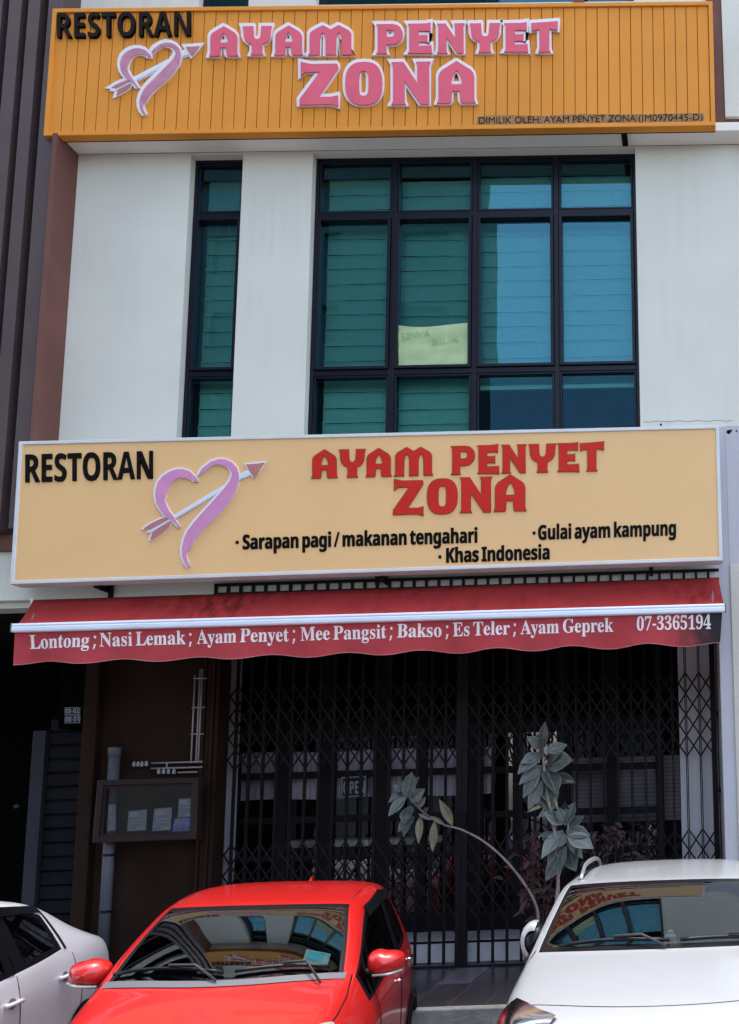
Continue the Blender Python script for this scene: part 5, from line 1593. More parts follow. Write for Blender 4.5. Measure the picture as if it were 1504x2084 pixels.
# ---------------------------------------------------------------- cars
def car_surface(rows, front, rear, cats, crease):
    """half cage (u, x, z) rows from front to rear, nine points from the centre line down to the sill"""
    bm = bmesh.new()
    lay = bm.faces.layers.int.new('cat')
    cl = bm.edges.layers.float.new('crease_edge')

    def vv(p, cache={}):
        u, x, z = p
        a = bm.verts.new((x, -u, z))
        b = a if x == 0 else bm.verts.new((-x, -u, z))
        return a, b
    V = [[vv(p) for p in r] for r in rows]
    edges = {}

    def face(a, b, c, d, cat):
        for s in (0, 1):
            q = [a[s], b[s], c[s], d[s]]
            f = bm.faces.new(q if s == 0 else q[::-1])
            f[lay] = cat if not isinstance(cat, tuple) else cat[s]
    for i in range(len(V) - 1):
        for j in range(8):
            face(V[i][j], V[i + 1][j], V[i + 1][j + 1], V[i][j + 1], cats.get((i, j), 0))
    for end, base in ((front, V[0]), (rear, V[-1])):
        prev = base[:4]
        for k, r in enumerate(end):
            cur = [vv(p) for p in r] + [base[4 + k]]
            for j in range(3):
                face(prev[j], cur[j], cur[j + 1], prev[j + 1], 0)
            prev = cur
    for (i0, j0, i1, j1, w_) in crease:
        for s in (0, 1):
            e = bm.edges.get((V[i0][j0][s], V[i1][j1][s]))
            if e:
                e[cl] = w_
    bmesh.ops.recalc_face_normals(bm, faces=bm.faces)
    me = bpy.data.meshes.new('cage')
    bm.to_mesh(me)
    bm.free()
    o = bpy.data.objects.new('cage', me)
    COL.objects.link(o)
    sb = o.modifiers.new('s', 'SUBSURF')
    sb.levels = sb.render_levels = 3
    dg = bpy.context.evaluated_depsgraph_get()
    ev = o.evaluated_get(dg)
    m2 = bpy.data.meshes.new_from_object(ev)
    bpy.data.objects.remove(o)
    bm = bmesh.new()
    bm.from_mesh(m2)
    bm.normal_update()
    return bm


def split_parts(bm, root, mats, names, glass_cats, paint):
    lay = bm.faces.layers.int['cat']
    # black border ring on every pane
    ring_ = []
    for f in bm.faces:
        c = f[lay]
        if c in glass_cats:
            if any(g_[lay] != c for v in f.verts for g_ in v.link_faces):
                ring_.append((f, c))
    for f, c in ring_:
        f[lay] = 100
    cats = {}
    for f in bm.faces:
        cats.setdefault(f[lay], []).append(f)
    out = {}
    for c, fs in cats.items():
        idx = {}
        vs, ff, nn_ = [], [], []
        for f in fs:
            q = []
            for v in f.verts:
                if v.index not in idx:
                    idx[v.index] = len(vs)
                    vs.append(v.co[:])
                    nn_.append(v.normal[:])
                q.append(idx[v.index])
            ff.append(q)
        me = bpy.data.meshes.new(names.get(c, 'body'))
        me.from_pydata(vs, [], ff)
        for p in me.polygons:
            p.use_smooth = True
        me.normals_split_custom_set_from_vertices(nn_)
        out[c] = link(names.get(c, 'body'), me, mats.get(c, paint), root)
    return out


class Car:
    def __init__(s, name, label, rows, front, rear, paint, loc, yaw, side_from=2, zs=1.0, nose=None):
        s.root = thing(name, label, 'car', (0, 0, 0), 'cars parked in front of the shop')
        if zs != 1.0:
            rows = [[(u, x, z * zs) for u, x, z in r] for r in rows]
            front = [[(u, x, z * zs) for u, x, z in r] for r in front]
            rear = [[(u, x, z * zs) for u, x, z in r] for r in rear]
        s.rows = rows
        cats = {}
        for i in (2, 3):
            for j in (0, 1):
                cats[(i, j)] = 1                      # windscreen
        n = len(rows)
        for j in (0, 1):
            cats[(6, j)] = 2                          # rear window
        cats[(3, 3)] = (3, 4)
        cats[(4, 3)] = (3, 4)
        cats[(5, 3)] = (5, 6)
        if side_from == 2:
            cats[(2, 3)] = (3, 4)
        cr = []
        for i in range(2, 6):
            cr += [(i, 3, i + 1, 3, .35), (i, 4, i + 1, 4, .45)]
            if i < 4:
                cr += [(i, 2, i + 1, 2, .5)]
        for j in range(3):
            cr += [(2, j, 2, j + 1, .55), (4, j, 4, j + 1, .4), (0, j, 0, j + 1, .35)]
        for i in range(0, n - 1):
            cr += [(i, 5, i + 1, 5, .25)]
        s.bm = car_surface(rows, front, rear, cats, cr)
        s.bvh = BVHTree.FromBMesh(s.bm)
        nm = {0: 'body', 1: 'windscreen', 2: 'rear_window', 3: 'side_window', 4: 'side_window', 5: 'rear_side_window', 6: 'rear_side_window', 100: 'window_seal'}
        mt = {0: paint, 1: M['windscreen'], 2: M['sideglass'], 3: M['sideglass'], 4: M['sideglass'], 5: M['sideglass'], 6: M['sideglass'], 100: M['trim']}
        s.parts = split_parts(s.bm, s.root, mt, nm, {1, 2, 3, 4, 5, 6}, paint)
        s.body = s.parts[0]
        s.paint = paint
        s.loc, s.yaw = loc, yaw

    def hit(s, o, d):
        r = s.bvh.ray_cast(Vector(o), Vector(d).normalized())
        return r[0], r[1]

    def top(s, x, u, lift=.0):
        p, n = s.hit((x, -u, 4), (0, 0, -1))
        return p + n * lift if p else Vector((x, -u, .9))

    def side(s, sg, u, z, lift=0.0):
        p, n = s.hit((sg * 4, -u, z), (-sg, 0, 0))
        return p + n * lift if p else Vector((sg * .8, -u, z))

    def frontp(s, x, z, lift=0.0, d=(0, 1, -.25), plane=2.0):
        d = Vector(d).normalized()
        t = Vector((x, -plane, z))
        p, n = s.hit(t - d * 3, d)
        return p + n * lift if p else None

    def b(s, mb, name, m, parent=None, smooth=True, bevel=0, fix=False):
        return mb.build(name, m, parent or s.root, smooth, bevel, fix)

    def seam(s, pts, name='panel_gap', r=.0055):
        mb = MB()
        mb.tube(pts, r, 5)
        return s.b(mb, name, M['trim'])

    def interior(s, zd, uc, w, zseat, wheel=True):
        mb = MB()
        rows = []
        for u, dz in ((uc - .02, -.05), (uc - .12, -.0), (uc - .30, .02), (uc - .46, -.02), (uc - .5, -.2)):
            rows.append([(w * q / 6, -u + .10 * (abs(q) / 6) ** 2, zd + dz - .03 * (abs(q) / 6) ** 2) for q in range(-6, 7)])
        mb.grid(rows)
        s.b(mb, 'dashboard', M['dash'])
        for sg in (-1, 1):
            mb = MB()
            mb.box(sg * .37 - .23, sg * .37 + .23, .05, .5, zseat - .1, zseat + .06)
            mb.hexa([(sg * .37 - .22, .42, zseat), (sg * .37 + .22, .42, zseat), (sg * .37 + .22, .54, zseat), (sg * .37 - .22, .54, zseat)],
                    [(sg * .37 - .17, .58, zseat + .55), (sg * .37 + .17, .58, zseat + .55), (sg * .37 + .17, .67, zseat + .55), (sg * .37 - .17, .67, zseat + .55)])
            mb.box(sg * .37 - .12, sg * .37 + .12, .60, .69, zseat + .58, zseat + .75)
            s.b(mb, 'seat', M['seat'], bevel=.04)
        mb = MB().box(-w - .02, w + .02, -uc + .35, 1.45, .40, .44)
        s.b(mb, 'cabin_floor', M['black'])
        mb = MB()
        c = Vector((-.37, -uc + .62, zd + .02))
        pts = [c + Vector((.18 * math.cos(a), .06 * math.sin(a), .17 * math.sin(a))) for a in [2 * math.pi * k / 24 for k in range(25)]]
        mb.tube(pts, .014, 8)
        mb.tube([c, c + Vector((0, -.25, -.08))], .03, 8)
        mb.tube([c - Vector((.17, 0, 0)), c + Vector((.17, 0, 0))], .014, 6)
        s.b(mb, 'steering_wheel', M['trim'])

    def wheels(s, us, r, xw):
        for u in us:
            for sg in (-1, 1):
                mb = MB()
                c = (sg * (xw - .09), -u, r)
                mb.lathe([(r * .62, -.10), (r * .93, -.105), (r, -.07), (r, .07), (r * .93, .105), (r * .62, .10), (r * .62, -.10)], c, 32, 'x')
                wh = s.b(mb, 'wheel', M['rubber'])
                mb = MB()
                k = sg
                mb.lathe([(r * .63, .06 * k), (r * .60, .085 * k), (r * .55, .06 * k), (r * .2, .05 * k), (r * .12, .08 * k), (0, .08 * k)], c, 32, 'x')
                s.b(mb, 'rim', M['silver'], wh)
                mb = MB()
                xo = sg * (xw + .004)
                rows = []
                for q in range(25):
                    a = math.pi * q / 24
                    rows.append([(xo, -u + (rr) * math.cos(a), r + rr * math.sin(a)) for rr in (r * 1.0, r * 1.16)])
                mb.grid(rows)
                s.b(mb, 'wheel_arch', M['trim'])

    def mirror(s, sg, x0, u, z, w=.20, h=.14, dp=.10, cap=None, inner=None):
        """door mirror: rounded housing whose front faces the viewer"""
        mb = MB()
        rows = []
        nn_, mm = 28, 14
        cx = x0 + sg * (w / 2 + .05)
        for a in range(mm + 1):
            t = a / mm
            sc_ = (1 - (1 - t) ** 2.4) ** .5 if t > 0 else .0
            yv = -u - dp * (1 - t) ** 1.0
            row = []
            for k in range(nn_):
                an = 2 * math.pi * k / nn_
                c_, s_ = math.cos(an), math.sin(an)
                e = 2.8
                xx = math.copysign(abs(c_) ** (2 / e), c_) * w / 2 * max(sc_, .02)
                zz = math.copysign(abs(s_) ** (2 / e), s_) * h / 2 * max(sc_, .02)
                if xx * sg > 0:
                    zz *= .86
                row.append((cx + xx, yv + xx * xx * .8 + .02 * (xx * sg / w), z + zz))
            rows.append(row)
        mb.grid(rows, True)
        mb.f.append([len(mb.v) - nn_ + k for k in range(nn_)])
        hs_ = s.b(mb, 'door_mirror', cap or s.paint)
        mb = MB()
        mb.tube([(x0 - sg * .04, -u + .02, z - h * .42), (x0 + sg * .04, -u + .0, z - h * .40), (cx, -u - dp * .3, z - h * .36)], [.03, .026, .03], 8)
        s.b(mb, 'mirror_arm', M['trim'], hs_)
        mb = MB()
        mb.grid([[(cx + math.cos(2 * math.pi * k / 20) * w * .44 * q, -u + .004, z + math.sin(2 * math.pi * k / 20) * h * .42 * q) for k in range(20)] for q in (.01, 1)], True)
        s.b(mb, 'mirror_glass', M['chrome'], hs_)
        return hs_, cx

    def side_patch(s, sg, rowa, rowb, t0, t1, off, name, m, n=8):
        """strip over the side glass between cage rows, from t0 to t1 of the way down from roof rail to belt"""
        mb = MB()
        g_ = []
        for t in (t0, t1):
            row = []
            for i in range(rowa, rowb):
                for k in range(n + (1 if i == rowb - 1 else 0)):
                    f = k / n
                    A = Vector(s.rows[i][3]).lerp(Vector(s.rows[i + 1][3]), f)
                    B = Vector(s.rows[i][4]).lerp(Vector(s.rows[i + 1][4]), f)
                    q = A.lerp(B, t)
                    p = s.side(sg, q[0], q[2], off)
                    row.append(p)
            g_.append(row)
        mb.grid(g_)
        return s.b(mb, name, m)

    def done(s, roll=0.0):
        s.root.location = s.loc
        s.root.rotation_euler = (0, roll, s.yaw)


def mk(us, xs, zs):
    return list(zip(us, xs, zs))


# ---- red hatchback
HX = [0, .36, .55, .605, .815, .85, .855, .85, .77]
rows = [
    mk([1.83, 1.80, 1.70, 1.58, 1.55, 1.58, 1.6, 1.6, 1.55], [0, .33, .55, .64, .69, .73, .75, .74, .68], [.85, .85, .83, .80, .69, .58, .45, .30, .2]),
    mk([1.36, 1.35, 1.32, 1.26, 1.22, 1.22, 1.22, 1.22, 1.22], [0, .36, .59, .70, .765, .81, .83, .82, .75], [.99, .985, .965, .925, .80, .68, .48, .30, .2]),
    mk([1.02, .98, .86, .79, .76, .76, .76, .76, .76], [0, .40, .655, .715, .815, .85, .855, .845, .77], [1.085, 1.083, 1.07, 1.06, .93, .81, .52, .31, .2]),
    mk([.68, .65, .56, .49, .40, .40, .40, .40, .40], [0, .38, .62, .685, .815, .85, .855, .85, .77], [1.275, 1.271, 1.255, 1.24, .95, .82, .52, .31, .2]),
    mk([.32, .30, .21, .13, 0, 0, 0, 0, 0], [0, .37, .555, .63, .815, .85, .855, .85, .77], [1.445, 1.442, 1.428, 1.40, .965, .83, .52, .31, .2]),
    mk([-.42] * 9, [0, .39, .59, .66, .815, .85, .855, .85, .77], [1.52, 1.518, 1.50, 1.46, .975, .83, .52, .31, .2]),
    mk([-1.15, -1.15, -1.12, -1.08, -1.15, -1.15, -1.15, -1.15, -1.15], [0, .38, .57, .63, .80, .84, .845, .84, .76], [1.485, 1.482, 1.46, 1.41, 1.02, .85, .54, .32, .22]),
    mk([-1.62, -1.61, -1.58, -1.54, -1.56, -1.58, -1.58, -1.56, -1.5], [0, .34, .52, .59, .74, .80, .81, .80, .73], [1.36, 1.355, 1.33, 1.28, 1.02, .86, .55, .33, .24]),
]
# split last into roof end / rear window base
rows.append(mk([-1.88, -1.87, -1.82, -1.76, -1.75, -1.74, -1.72, -1.7, -1.65], [0, .36, .57, .65, .70, .76, .77, .76, .70], [1.02, 1.02, 1.01, 1.0, .95, .84, .56, .34, .25]))
front = [[(1.90, 0, .70), (1.87, .34, .70), (1.77, .60, .69)], [(1.93, 0, .58), (1.90, .34, .58), (1.80, .60, .58)], [(1.94, 0, .45), (1.91, .34, .45), (1.82, .60, .45)], [(1.93, 0, .30), (1.90, .34, .30), (1.80, .60, .30)], [(1.86, 0, .2), (1.84, .34, .2), (1.74, .58, .2)]]
rear = [[(-1.93, 0, .90), (-1.92, .36, .90), (-1.86, .58, .92)], [(-1.95, 0, .78), (-1.94, .36, .78), (-1.88, .58, .80)], [(-1.98, 0, .56), (-1.97, .36, .56), (-1.90, .58, .56)], [(-1.97, 0, .34), (-1.96, .36, .34), (-1.88, .58, .34)], [(-1.90, 0, .25), (-1.89, .36, .25), (-1.80, .56, .25)]]
rc = Car('red_hatchback', 'glossy red hatchback parked nose out between the two white cars', rows, front, rear, M['redpaint'], RED_LOC, R(RED_YAW), zs=RED_ZS)
Z = RED_ZS
rc.interior(.95 * Z, .98, .64, .62)
rc.wheels((1.22, -1.25), .30, .85)
for sg in (-1, 1):
    hs_, cx = rc.mirror(sg, sg * (.70 if sg > 0 else .66), .60, 1.115 * Z, w=.23, h=.165, dp=.13)
    mb = MB().tube([(cx - sg * .07, -.60 - .10, 1.115 * Z - .070), (cx + sg * .03, -.60 - .115, 1.115 * Z - .062), (cx + sg * .10, -.60 - .06, 1.115 * Z - .05)], .009, 6)
    rc.b(mb, 'turn_signal', M['lamp'], hs_)
    for u0, zz in ((-.28, .855), (-1.02, .885)):
        pts = [rc.side(sg, u0 + d, zz * Z + .01 * d, .022 if 0 < k < 4 else .002) for k, d in enumerate((.09, .07, 0, -.07, -.09))]
        rc.b(MB().tube(pts, .011, 8), 'door_handle', M['chrome'])
        mb = MB().lathe([(0, .0), (.012, 0), (.012, .012), (0, .014)], rc.side(sg, u0 - .13, zz * Z - .01, 0), 10, 'x')
        rc.b(mb, 'key_lock', M['chrome'])
    rc.side_patch(sg, 4, 6, .02, .17, .012, 'window_visor', M['trim'])
    mb = MB()
    rc.b(MB().grid([[rc.side(sg, -.40 + d + .02 * k / 8, (1.405 - .42 * k / 8) * Z, .005) for d in (-.045, .045)] for k in range(9)]), 'centre_pillar', M['trim'])
    # door gaps and hood gap
    rc.seam([rc.side(sg, .62 - .05 * k / 8, (.94 - .6 * k / 8) * Z, -.001) for k in range(9)])
    rc.seam([rc.side(sg, -.42, (.955 - .6 * k / 8) * Z, -.001) for k in range(9)])
    rc.seam([rc.side(sg, -1.22 - .0 * k, (1.0 - .45 * k / 8) * Z, -.001) for k in range(9)])
    rc.seam([rc.top(sg * x, u, -.001) for x, u in ((.69, .80), (.70, 1.0), (.685, 1.2), (.65, 1.4), (.60, 1.52))])
    rc.seam([rc.top(sg * x, u, -.001) for x, u in ((.545, .10), (.552, -.2), (.556, -.6), (.54, -1.1), (.53, -1.4))], 'roof_gap', .005)
    # headlight
    g_ = []
    ins = [(.38, 1.66), (.48, 1.56), (.57, 1.43), (.675, 1.27)]
    outs = [(.44, 1.72), (.57, 1.64), (.65, 1.50), (.71, 1.29)]
    for k in range(13):
        f = k / 12 * 3
        i = min(2, int(f))
        f -= i
        A = Vector(ins[i]).lerp(Vector(ins[i + 1]), f)
        B = Vector(outs[i]).lerp(Vector(outs[i + 1]), f)
        row = []
        for q in range(7):
            p = A.lerp(B, q / 6)
            h = rc.top(sg * p.x, p.y, .006)
            row.append(h)
        g_.append(row)
    if all(p is not None for r_ in g_ for p in r_):
        rc.b(MB().grid(g_), 'headlight', M['lamp'])
# cowl strip, wipers, sticker, fin
mb = MB()
mb.grid([[rc.top(.66 * q / 8, 1.035 - .165 * (abs(q) / 8) ** 2 + d, .006) for q in range(-8, 9)] for d in (.0, -.055)])
rc.b(mb, 'cowl_panel', M['grey_plastic'])


def wiper(c, xa, ua, xb, ub, lift=.022):
    pts = [c.top(xa + (xb - xa) * k / 8, ua + (ub - ua) * k / 8, lift) for k in range(9)]
    wp = c.b(MB().tube(pts, .011, 6), 'wiper', M['trim'])
    m_ = pts[4]
    c.b(MB().tube([c.top(xb * .97 + xa * .03, max(ua, ub) + .06, .02), pts[6] + Vector((0, -.02, .03)), m_ + Vector((0, -.004, .02))], .008, 6), 'wiper_arm', M['dash'], wp)


wiper(rc, -.62, .80, .0, .935)
wiper(rc, .06, .93, .56, .83)


def sticker(c, x, u, w_, h_, m, name, lift=-.012):
    P0 = [c.top(x + a * w_, u + b_ * h_, lift) for a, b_ in ((0, 0), (1, 0), (1, 1), (0, 1))]
    return c.b(MB().quad(*P0), name, m)


st_ = sticker(rc, .40, .70, .145, .105, M['sticker'], 'windscreen_sticker')
sticker(rc, .415, .715, .09, .065, M['cyan'], 'windscreen_sticker', -.009)
p = rc.top(0, -1.25)
rc.b(MB().grid([[p + Vector((sx_ * wv, yv, zv)) for sx_ in (-1, 1)] for yv, zv, wv in ((-.09, -.005, .012), (.0, .045, .008), (.05, .05, .006), (.06, -.005, .014))]), 'aerial_fin', M['redpaint'])
mb = MB()
mb.ellipsoid((0, -.20, 1.30 * Z), .11, .02, .035)
rc.b(mb, 'inner_mirror', M['trim'])
rc.done(R(RED_ROLL))

# ---- white SUV
rows = [
    mk([2.02, 1.99, 1.90, 1.72, 1.68, 1.7, 1.72, 1.72, 1.66], [0, .38, .66, .79, .835, .855, .865, .855, .78], [1.17, 1.168, 1.15, 1.11, .86, .68, .52, .36, .26]),
    mk([1.50, 1.48, 1.43, 1.36, 1.32, 1.32, 1.32, 1.32, 1.32], [0, .41, .70, .81, .865, .88, .885, .875, .80], [1.265, 1.262, 1.24, 1.20, .95, .75, .54, .36, .26]),
    mk([1.06, 1.02, .90, .83, .80, .80, .80, .80, .80], [0, .44, .735, .79, .86, .88, .885, .875, .80], [1.315, 1.312, 1.295, 1.275, 1.08, .87, .56, .37, .26]),
    mk([.72, .69, .59, .53, .42, .42, .42, .42, .42], [0, .42, .685, .74, .85, .88, .885, .88, .80], [1.49, 1.485, 1.465, 1.445, 1.09, .87, .56, .37, .26]),
    mk([.40, .38, .29, .22, .03, .03, .03, .03, .03], [0, .41, .63, .69, .85, .88, .885, .88, .80], [1.635, 1.63, 1.61, 1.585, 1.09, .88, .56, .37, .26]),
    mk([-.45] * 9, [0, .40, .59, .66, .85, .88, .885, .88, .80], [1.675, 1.67, 1.645, 1.61, 1.11, .89, .56, .37, .26]),
    mk([-1.2] * 9, [0, .39, .575, .645, .84, .875, .88, .875, .80], [1.66, 1.655, 1.63, 1.59, 1.14, .90, .57, .38, .27]),
    mk([-1.80, -1.79, -1.75, -1.70, -1.70, -1.70, -1.70, -1.68, -1.62], [0, .37, .55, .62, .78, .84, .85, .84, .77], [1.58, 1.575, 1.55, 1.50, 1.16, .92, .59, .40, .30]),
    mk([-2.05, -2.04, -2.0, -1.94, -1.92, -1.9, -1.88, -1.86, -1.8], [0, .40, .62, .69, .74, .80, .81, .80, .73], [1.15, 1.15, 1.14, 1.12, 1.04, .90, .60, .42, .32])]
front = [[(2.08, 0, .92), (2.05, .38, .92), (1.95, .66, .90)], [(2.11, 0, .76), (2.08, .38, .76), (1.98, .66, .74)], [(2.13, 0, .58), (2.10, .38, .58), (2.0, .66, .56)], [(2.12, 0, .40), (2.09, .38, .40), (1.98, .66, .38)], [(2.05, 0, .28), (2.02, .38, .28), (1.9, .62, .27)]]
rear = [[(-2.09, 0, 1.0), (-2.08, .40, 1.0), (-2.02, .62, 1.0)], [(-2.12, 0, .86), (-2.11, .40, .86), (-2.05, .62, .86)], [(-2.16, 0, .62), (-2.15, .40, .62), (-2.08, .62, .62)], [(-2.15, 0, .42), (-2.14, .40, .42), (-2.06, .62, .42)], [(-2.06, 0, .30), (-2.05, .40, .30), (-1.96, .60, .31)]]
sv = Car('white_suv', 'white sport utility car with roof rails parked nose out at the right edge', rows, front, rear, M['whitepaint'], SUV_LOC, R(SUV_YAW))
sv.interior(1.22, 1.0, .66, .82)
sv.wheels((1.30, -1.30), .34, .88)
for sg in (-1, 1):
    # mirror: white cap over a black body
    hs_, cx = sv.mirror(sg, sg * .68, .52, 1.31, w=.15, h=.20, dp=.12, cap=M['trim'])
    mb = MB()
    rows_ = []
    for k in range(9):
        a = R(-60 + 165 * k / 8)
        rows_.append([(cx + sg * (.083 * math.cos(a)) * q, -.52 - .135 + .02 * abs(math.cos(a)) + d, 1.31 + .115 * math.sin(a) * q) for q, d in ((.62, .02), (.9, .03), (1.03, .07), (1.03, .14))])
    mb.grid(rows_)
    sv.b(mb, 'mirror_cap', M['whitepaint'], hs_)
    # roof rail
    pts = []
    for k in range(25):
        t = k / 24
        u = .10 - 1.75 * t
        x = .585 - .01 * math.cos(t * 3.1)
        h = .062 * min(1, math.sin(min(t, 1 - t) * math.pi * 2.6) if min(t, 1 - t) < .19 else 1)
        q = sv.top(sg * x, u, .0)
        pts.append(q + Vector((0, 0, .006 + h)))
    sv.b(MB().tube(pts, [.011 + .006 * math.sin(math.pi * k / 24) for k in range(25)], 8), 'roof_rail', M['silver'])
    sv.b(MB().grid([[sv.top(sg * x, .10 - 1.75 * k / 16, .002) for x in (.572, .597)] for k in range(17)]), 'roof_gutter', M['trim'])
    for u0, zz in ((-.25, .98), (-1.05, 1.0)):
        pts = [sv.side(sg, u0 + d, zz, .024 if 0 < k < 4 else .002) for k, d in enumerate((.10, .08, 0, -.08, -.10))]
        sv.b(MB().tube(pts, .012, 8), 'door_handle', M['whitepaint'])
    sv.seam([sv.side(sg, .66 - .05 * k / 8, 1.05 - .6 * k / 8, -.001) for k in range(9)])
    sv.seam([sv.side(sg, -.45, 1.08 - .6 * k / 8, -.001) for k in range(9)])
    sv.seam([sv.top(sg * x, u, -.001) for x, u in ((.745, .86), (.775, 1.05), (.775, 1.3), (.755, 1.55), (.70, 1.70))], r=.003)
    # headlight: dark bowl, chrome blade, clear lens
    ins = [(.40, 1.04), (.52, 1.09), (.62, 1.145), (.71, 1.19)]
    outs = [(.44, .92), (.60, .93), (.74, .97), (.815, 1.10)]

    def patch(lift, a0, a1, b0, b1, n=12, m_=6):
        g_ = []
        for k in range(n + 1):
            f = (a0 + (a1 - a0) * k / n) * 3
            i = min(2, int(f))
            f -= i
            A = Vector(ins[i]).lerp(Vector(ins[i + 1]), f)
            B = Vector(outs[i]).lerp(Vector(outs[i + 1]), f)
            row = []
            for q in range(m_ + 1):
                p = A.lerp(B, b0 + (b1 - b0) * q / m_)
                row.append(sv.frontp(sg * p.x, p.y, lift, (-sg * .3, 1, -.45), 1.62))
            g_.append(row)
        return g_
    g_ = patch(.004, 0, 1, 0, 1)
    if all(p is not None for r_ in g_ for p in r_):
        hl = sv.b(MB().grid(g_), 'headlight', M['dash'])
        sv.b(MB().grid(patch(.012, .05, .98, .06, .24)), 'chrome_blade', M['chrome'], hl)
        sv.b(MB().grid(patch(.012, .86, .96, .26, .92)), 'running_light', M['lamp'], hl)
        sv.b(MB().grid(patch(.011, .30, .62, .42, .82)), 'projector', M['silver'], hl)
        sv.b(MB().grid(patch(.022, 0, 1, 0, 1)), 'lens', M['lens'], hl)
# hood front gap
sv.seam([sv.top(.70 * q / 12, 1.86 - .20 * (abs(q) / 12) ** 2.2, -.001) for q in range(-12, 13)], 'hood_gap', .004)
# grille
g_ = []
for k in range(5):
    zz = 1.06 - .30 * k / 4
    wv = .33 + .10 * min(1, k / 1.2)
    g_.append([sv.frontp(wv * q / 6, zz, .008) for q in range(-6, 7)])
if all(p is not None for r_ in g_ for p in r_):
    gl2 = sv.b(MB().grid(g_), 'grille', M['trim'])
    sv.b(MB().tube([p + Vector((0, -.004, 0)) for p in [r_[0] for r_ in g_[::-1]] + g_[0] + [r_[-1] for r_ in g_]], .010, 6), 'grille_frame', M['silver'], gl2)
    for k in range(1, 4):
        sv.b(MB().tube([p + Vector((0, -.006, 0)) for p in g_[k]], .007, 5), 'grille_bar', M['dash'], gl2)
wiper(sv, -.60, .93, .02, 1.0)
wiper(sv, .08, 1.0, .62, .93)
mb = MB().box(-.13, .13, -.27, -.245, 1.44, 1.51)
sv.b(mb, 'inner_mirror', M['trim'], bevel=.01)
sv.done()
# white figurine on its dashboard
fz = 1.245
FG = thing('figurine', 'small white figurine standing on the dashboard of the white sport utility car', 'figurine', (0, 0, 0))
mb = MB()
mb.box(-.045, .045, -.035, .035, 0, .022)
mb.build('plinth', M['white_toy'], FG, bevel=.004)
mb = MB()
mb.ellipsoid((-.018, 0, .055), .024, .022, .036)
mb.ellipsoid((.02, 0, .052), .022, .022, .032)
mb.ellipsoid((0, -.004, .093), .036, .030, .024)
mb.ellipsoid((.0, -.004, .118), .020, .018, .018)
mb.build('figure', M['white_toy'], FG, smooth=True)
a_ = R(SUV_YAW)
lx, ly = .02, -.78
FG.location = (SUV_LOC[0] + lx * math.cos(a_) - ly * math.sin(a_), SUV_LOC[1] + lx * math.sin(a_) + ly * math.cos(a_), fz)

# ---- white sedan
rows = [
    mk([2.05, 2.02, 1.92, 1.76, 1.72, 1.74, 1.76, 1.76, 1.70], [0, .34, .60, .74, .80, .82, .83, .82, .75], [.80, .80, .78, .75, .66, .56, .44, .30, .2]),
    mk([1.55, 1.53, 1.48, 1.40, 1.36, 1.36, 1.36, 1.36, 1.36], [0, .38, .64, .77, .825, .85, .855, .845, .76], [.93, .925, .90, .86, .78, .66, .48, .30, .2]),
    mk([1.15, 1.11, .98, .90, .86, .86, .86, .86, .86], [0, .42, .66, .72, .82, .855, .86, .85, .77], [.99, .985, .975, .965, .89, .78, .52, .31, .2]),
    mk([.72, .69, .58, .50, .45, .45, .45, .45, .45], [0, .40, .61, .67, .82, .855, .86, .855, .77], [1.21, 1.205, 1.19, 1.175, .93, .80, .52, .31, .2]),
    mk([.28, .26, .18, .10, .03, .03, .03, .03, .03], [0, .37, .55, .61, .82, .855, .86, .855, .77], [1.40, 1.395, 1.375, 1.35, .95, .81, .52, .31, .2]),
    mk([-.35] * 9, [0, .37, .55, .615, .82, .855, .86, .855, .77], [1.475, 1.47, 1.45, 1.42, .98, .83, .52, .31, .2]),
    mk([-1.12, -1.12, -1.08, -1.04, -1.06, -1.06, -1.06, -1.06, -1.06], [0, .36, .54, .60, .81, .85, .855, .85, .76], [1.43, 1.425, 1.395, 1.36, 1.03, .85, .54, .32, .22]),
    mk([-1.56, -1.55, -1.52, -1.50, -1.56, -1.56, -1.56, -1.56, -1.52], [0, .36, .54, .62, .785, .83, .84, .83, .76], [1.24, 1.235, 1.20, 1.15, 1.06, .87, .55, .33, .24]),
    mk([-1.94, -1.92, -1.88, -1.86, -1.86, -1.86, -1.86, -1.86, -1.82], [0, .40, .62, .70, .755, .80, .81, .80, .73], [1.05, 1.05, 1.045, 1.03, 1.0, .87, .56, .34, .25]),
    mk([-2.12, -2.11, -2.06, -2.0, -1.98, -1.97, -1.96, -1.95, -1.9], [0, .40, .62, .68, .72, .76, .77, .76, .70], [1.03, 1.03, 1.02, 1.0, .95, .84, .58, .36, .27])]
front = [[(2.10, 0, .70), (2.07, .34, .70), (1.98, .60, .68)], [(2.13, 0, .58), (2.10, .34, .58), (2.0, .60, .56)], [(2.14, 0, .45), (2.11, .34, .45), (2.02, .60, .44)], [(2.13, 0, .30), (2.10, .34, .30), (2.0, .60, .30)], [(2.06, 0, .2), (2.04, .34, .2), (1.94, .58, .2)]]
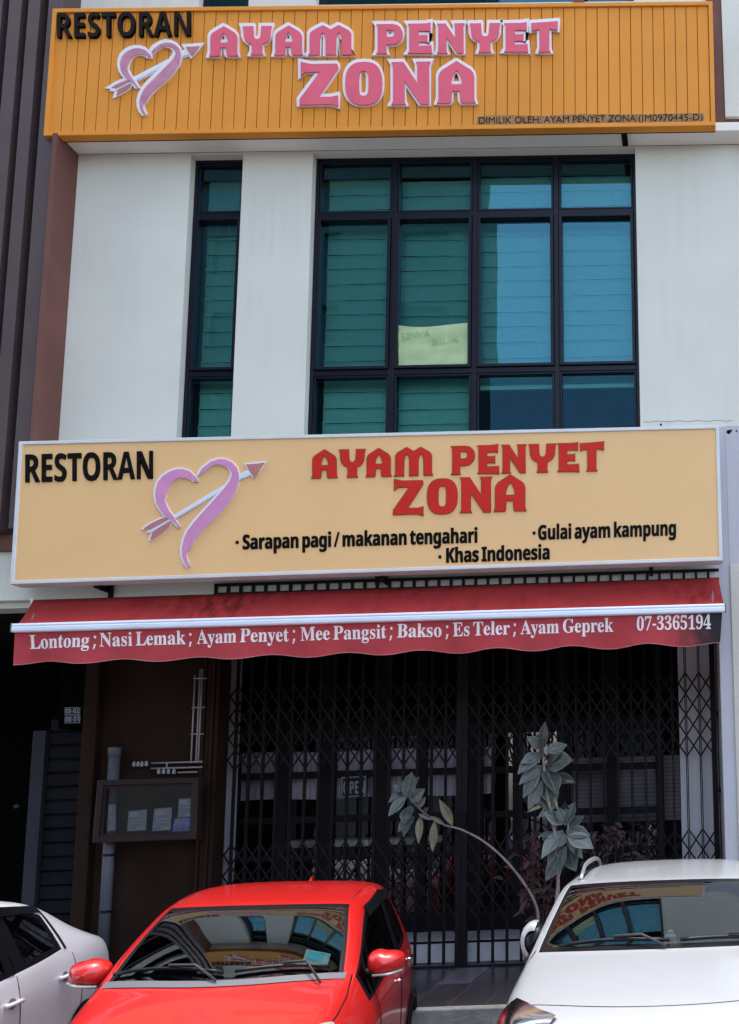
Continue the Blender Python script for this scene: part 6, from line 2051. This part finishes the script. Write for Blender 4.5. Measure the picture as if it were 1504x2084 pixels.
rear = [[(-2.17, 0, .94), (-2.16, .40, .94), (-2.10, .60, .94)], [(-2.19, 0, .82), (-2.18, .40, .82), (-2.12, .60, .82)], [(-2.22, 0, .58), (-2.21, .40, .58), (-2.13, .60, .58)], [(-2.21, 0, .36), (-2.20, .40, .36), (-2.12, .60, .36)], [(-2.12, 0, .27), (-2.11, .40, .27), (-2.02, .58, .27)]]
sd_ = Car('white_sedan', 'white sedan with dark rear side window cut off by the left edge', rows, front, rear, M['sedanpaint'], SED_LOC, R(SED_YAW), zs=SED_ZS)
Z = SED_ZS
sd_.interior(.93 * Z, 1.08, .64, .58)
sd_.wheels((1.30, -1.32), .31, .855)
for sg in (-1, 1):
    sd_.mirror(sg, sg * .82, .66, .98 * Z, w=.20, h=.14, dp=.12)
    for u0, zz in ((-.22, .82), (-.97, .86)):
        pts = [sd_.side(sg, u0 + d, zz * Z, .026 if 0 < k < 4 else .004) for k, d in enumerate((.10, .08, 0, -.08, -.10))]
        sd_.b(MB().tube(pts, .015, 8), 'door_handle', M['sedanpaint'])
        c = sd_.side(sg, u0, zz * Z, .0)
        mb = MB()
        mb.grid([[sd_.side(sg, u0 + .05 * r_ * math.cos(2 * math.pi * k / 16), zz * Z + .035 * r_ * math.sin(2 * math.pi * k / 16), .0025) for k in range(16)] for r_ in (.05, 1)], True)
        sd_.b(mb, 'handle_recess', M['grey_plastic'])
    sd_.side_patch(sg, 4, 6, .02, .16, .012, 'window_visor', M['trim'])
    sd_.b(MB().grid([[sd_.side(sg, -.30 + d + .05 * k / 8, (1.385 - .40 * k / 8) * Z, .006) for d in (-.05, .05)] for k in range(9)]), 'centre_pillar', M['trim'])
    sd_.b(MB().grid([[sd_.side(sg, -1.045 + d - .03 * k / 8, (1.32 - .28 * k / 8) * Z, .006) for d in (-.016, .016)] for k in range(9)]), 'quarter_divider', M['trim'])
    sd_.seam([sd_.side(sg, -.32, (.975 - .6 * k / 8) * Z, -.001) for k in range(9)])
    sd_.seam([sd_.side(sg, -1.16 - .10 * math.sin(k / 8 * 3.14) * (k > 3), (1.0 - .55 * k / 8) * Z, -.001) for k in range(9)])
    sd_.seam([sd_.side(sg, .70, (.95 - .6 * k / 8) * Z, -.001) for k in range(9)])
sd_.done()
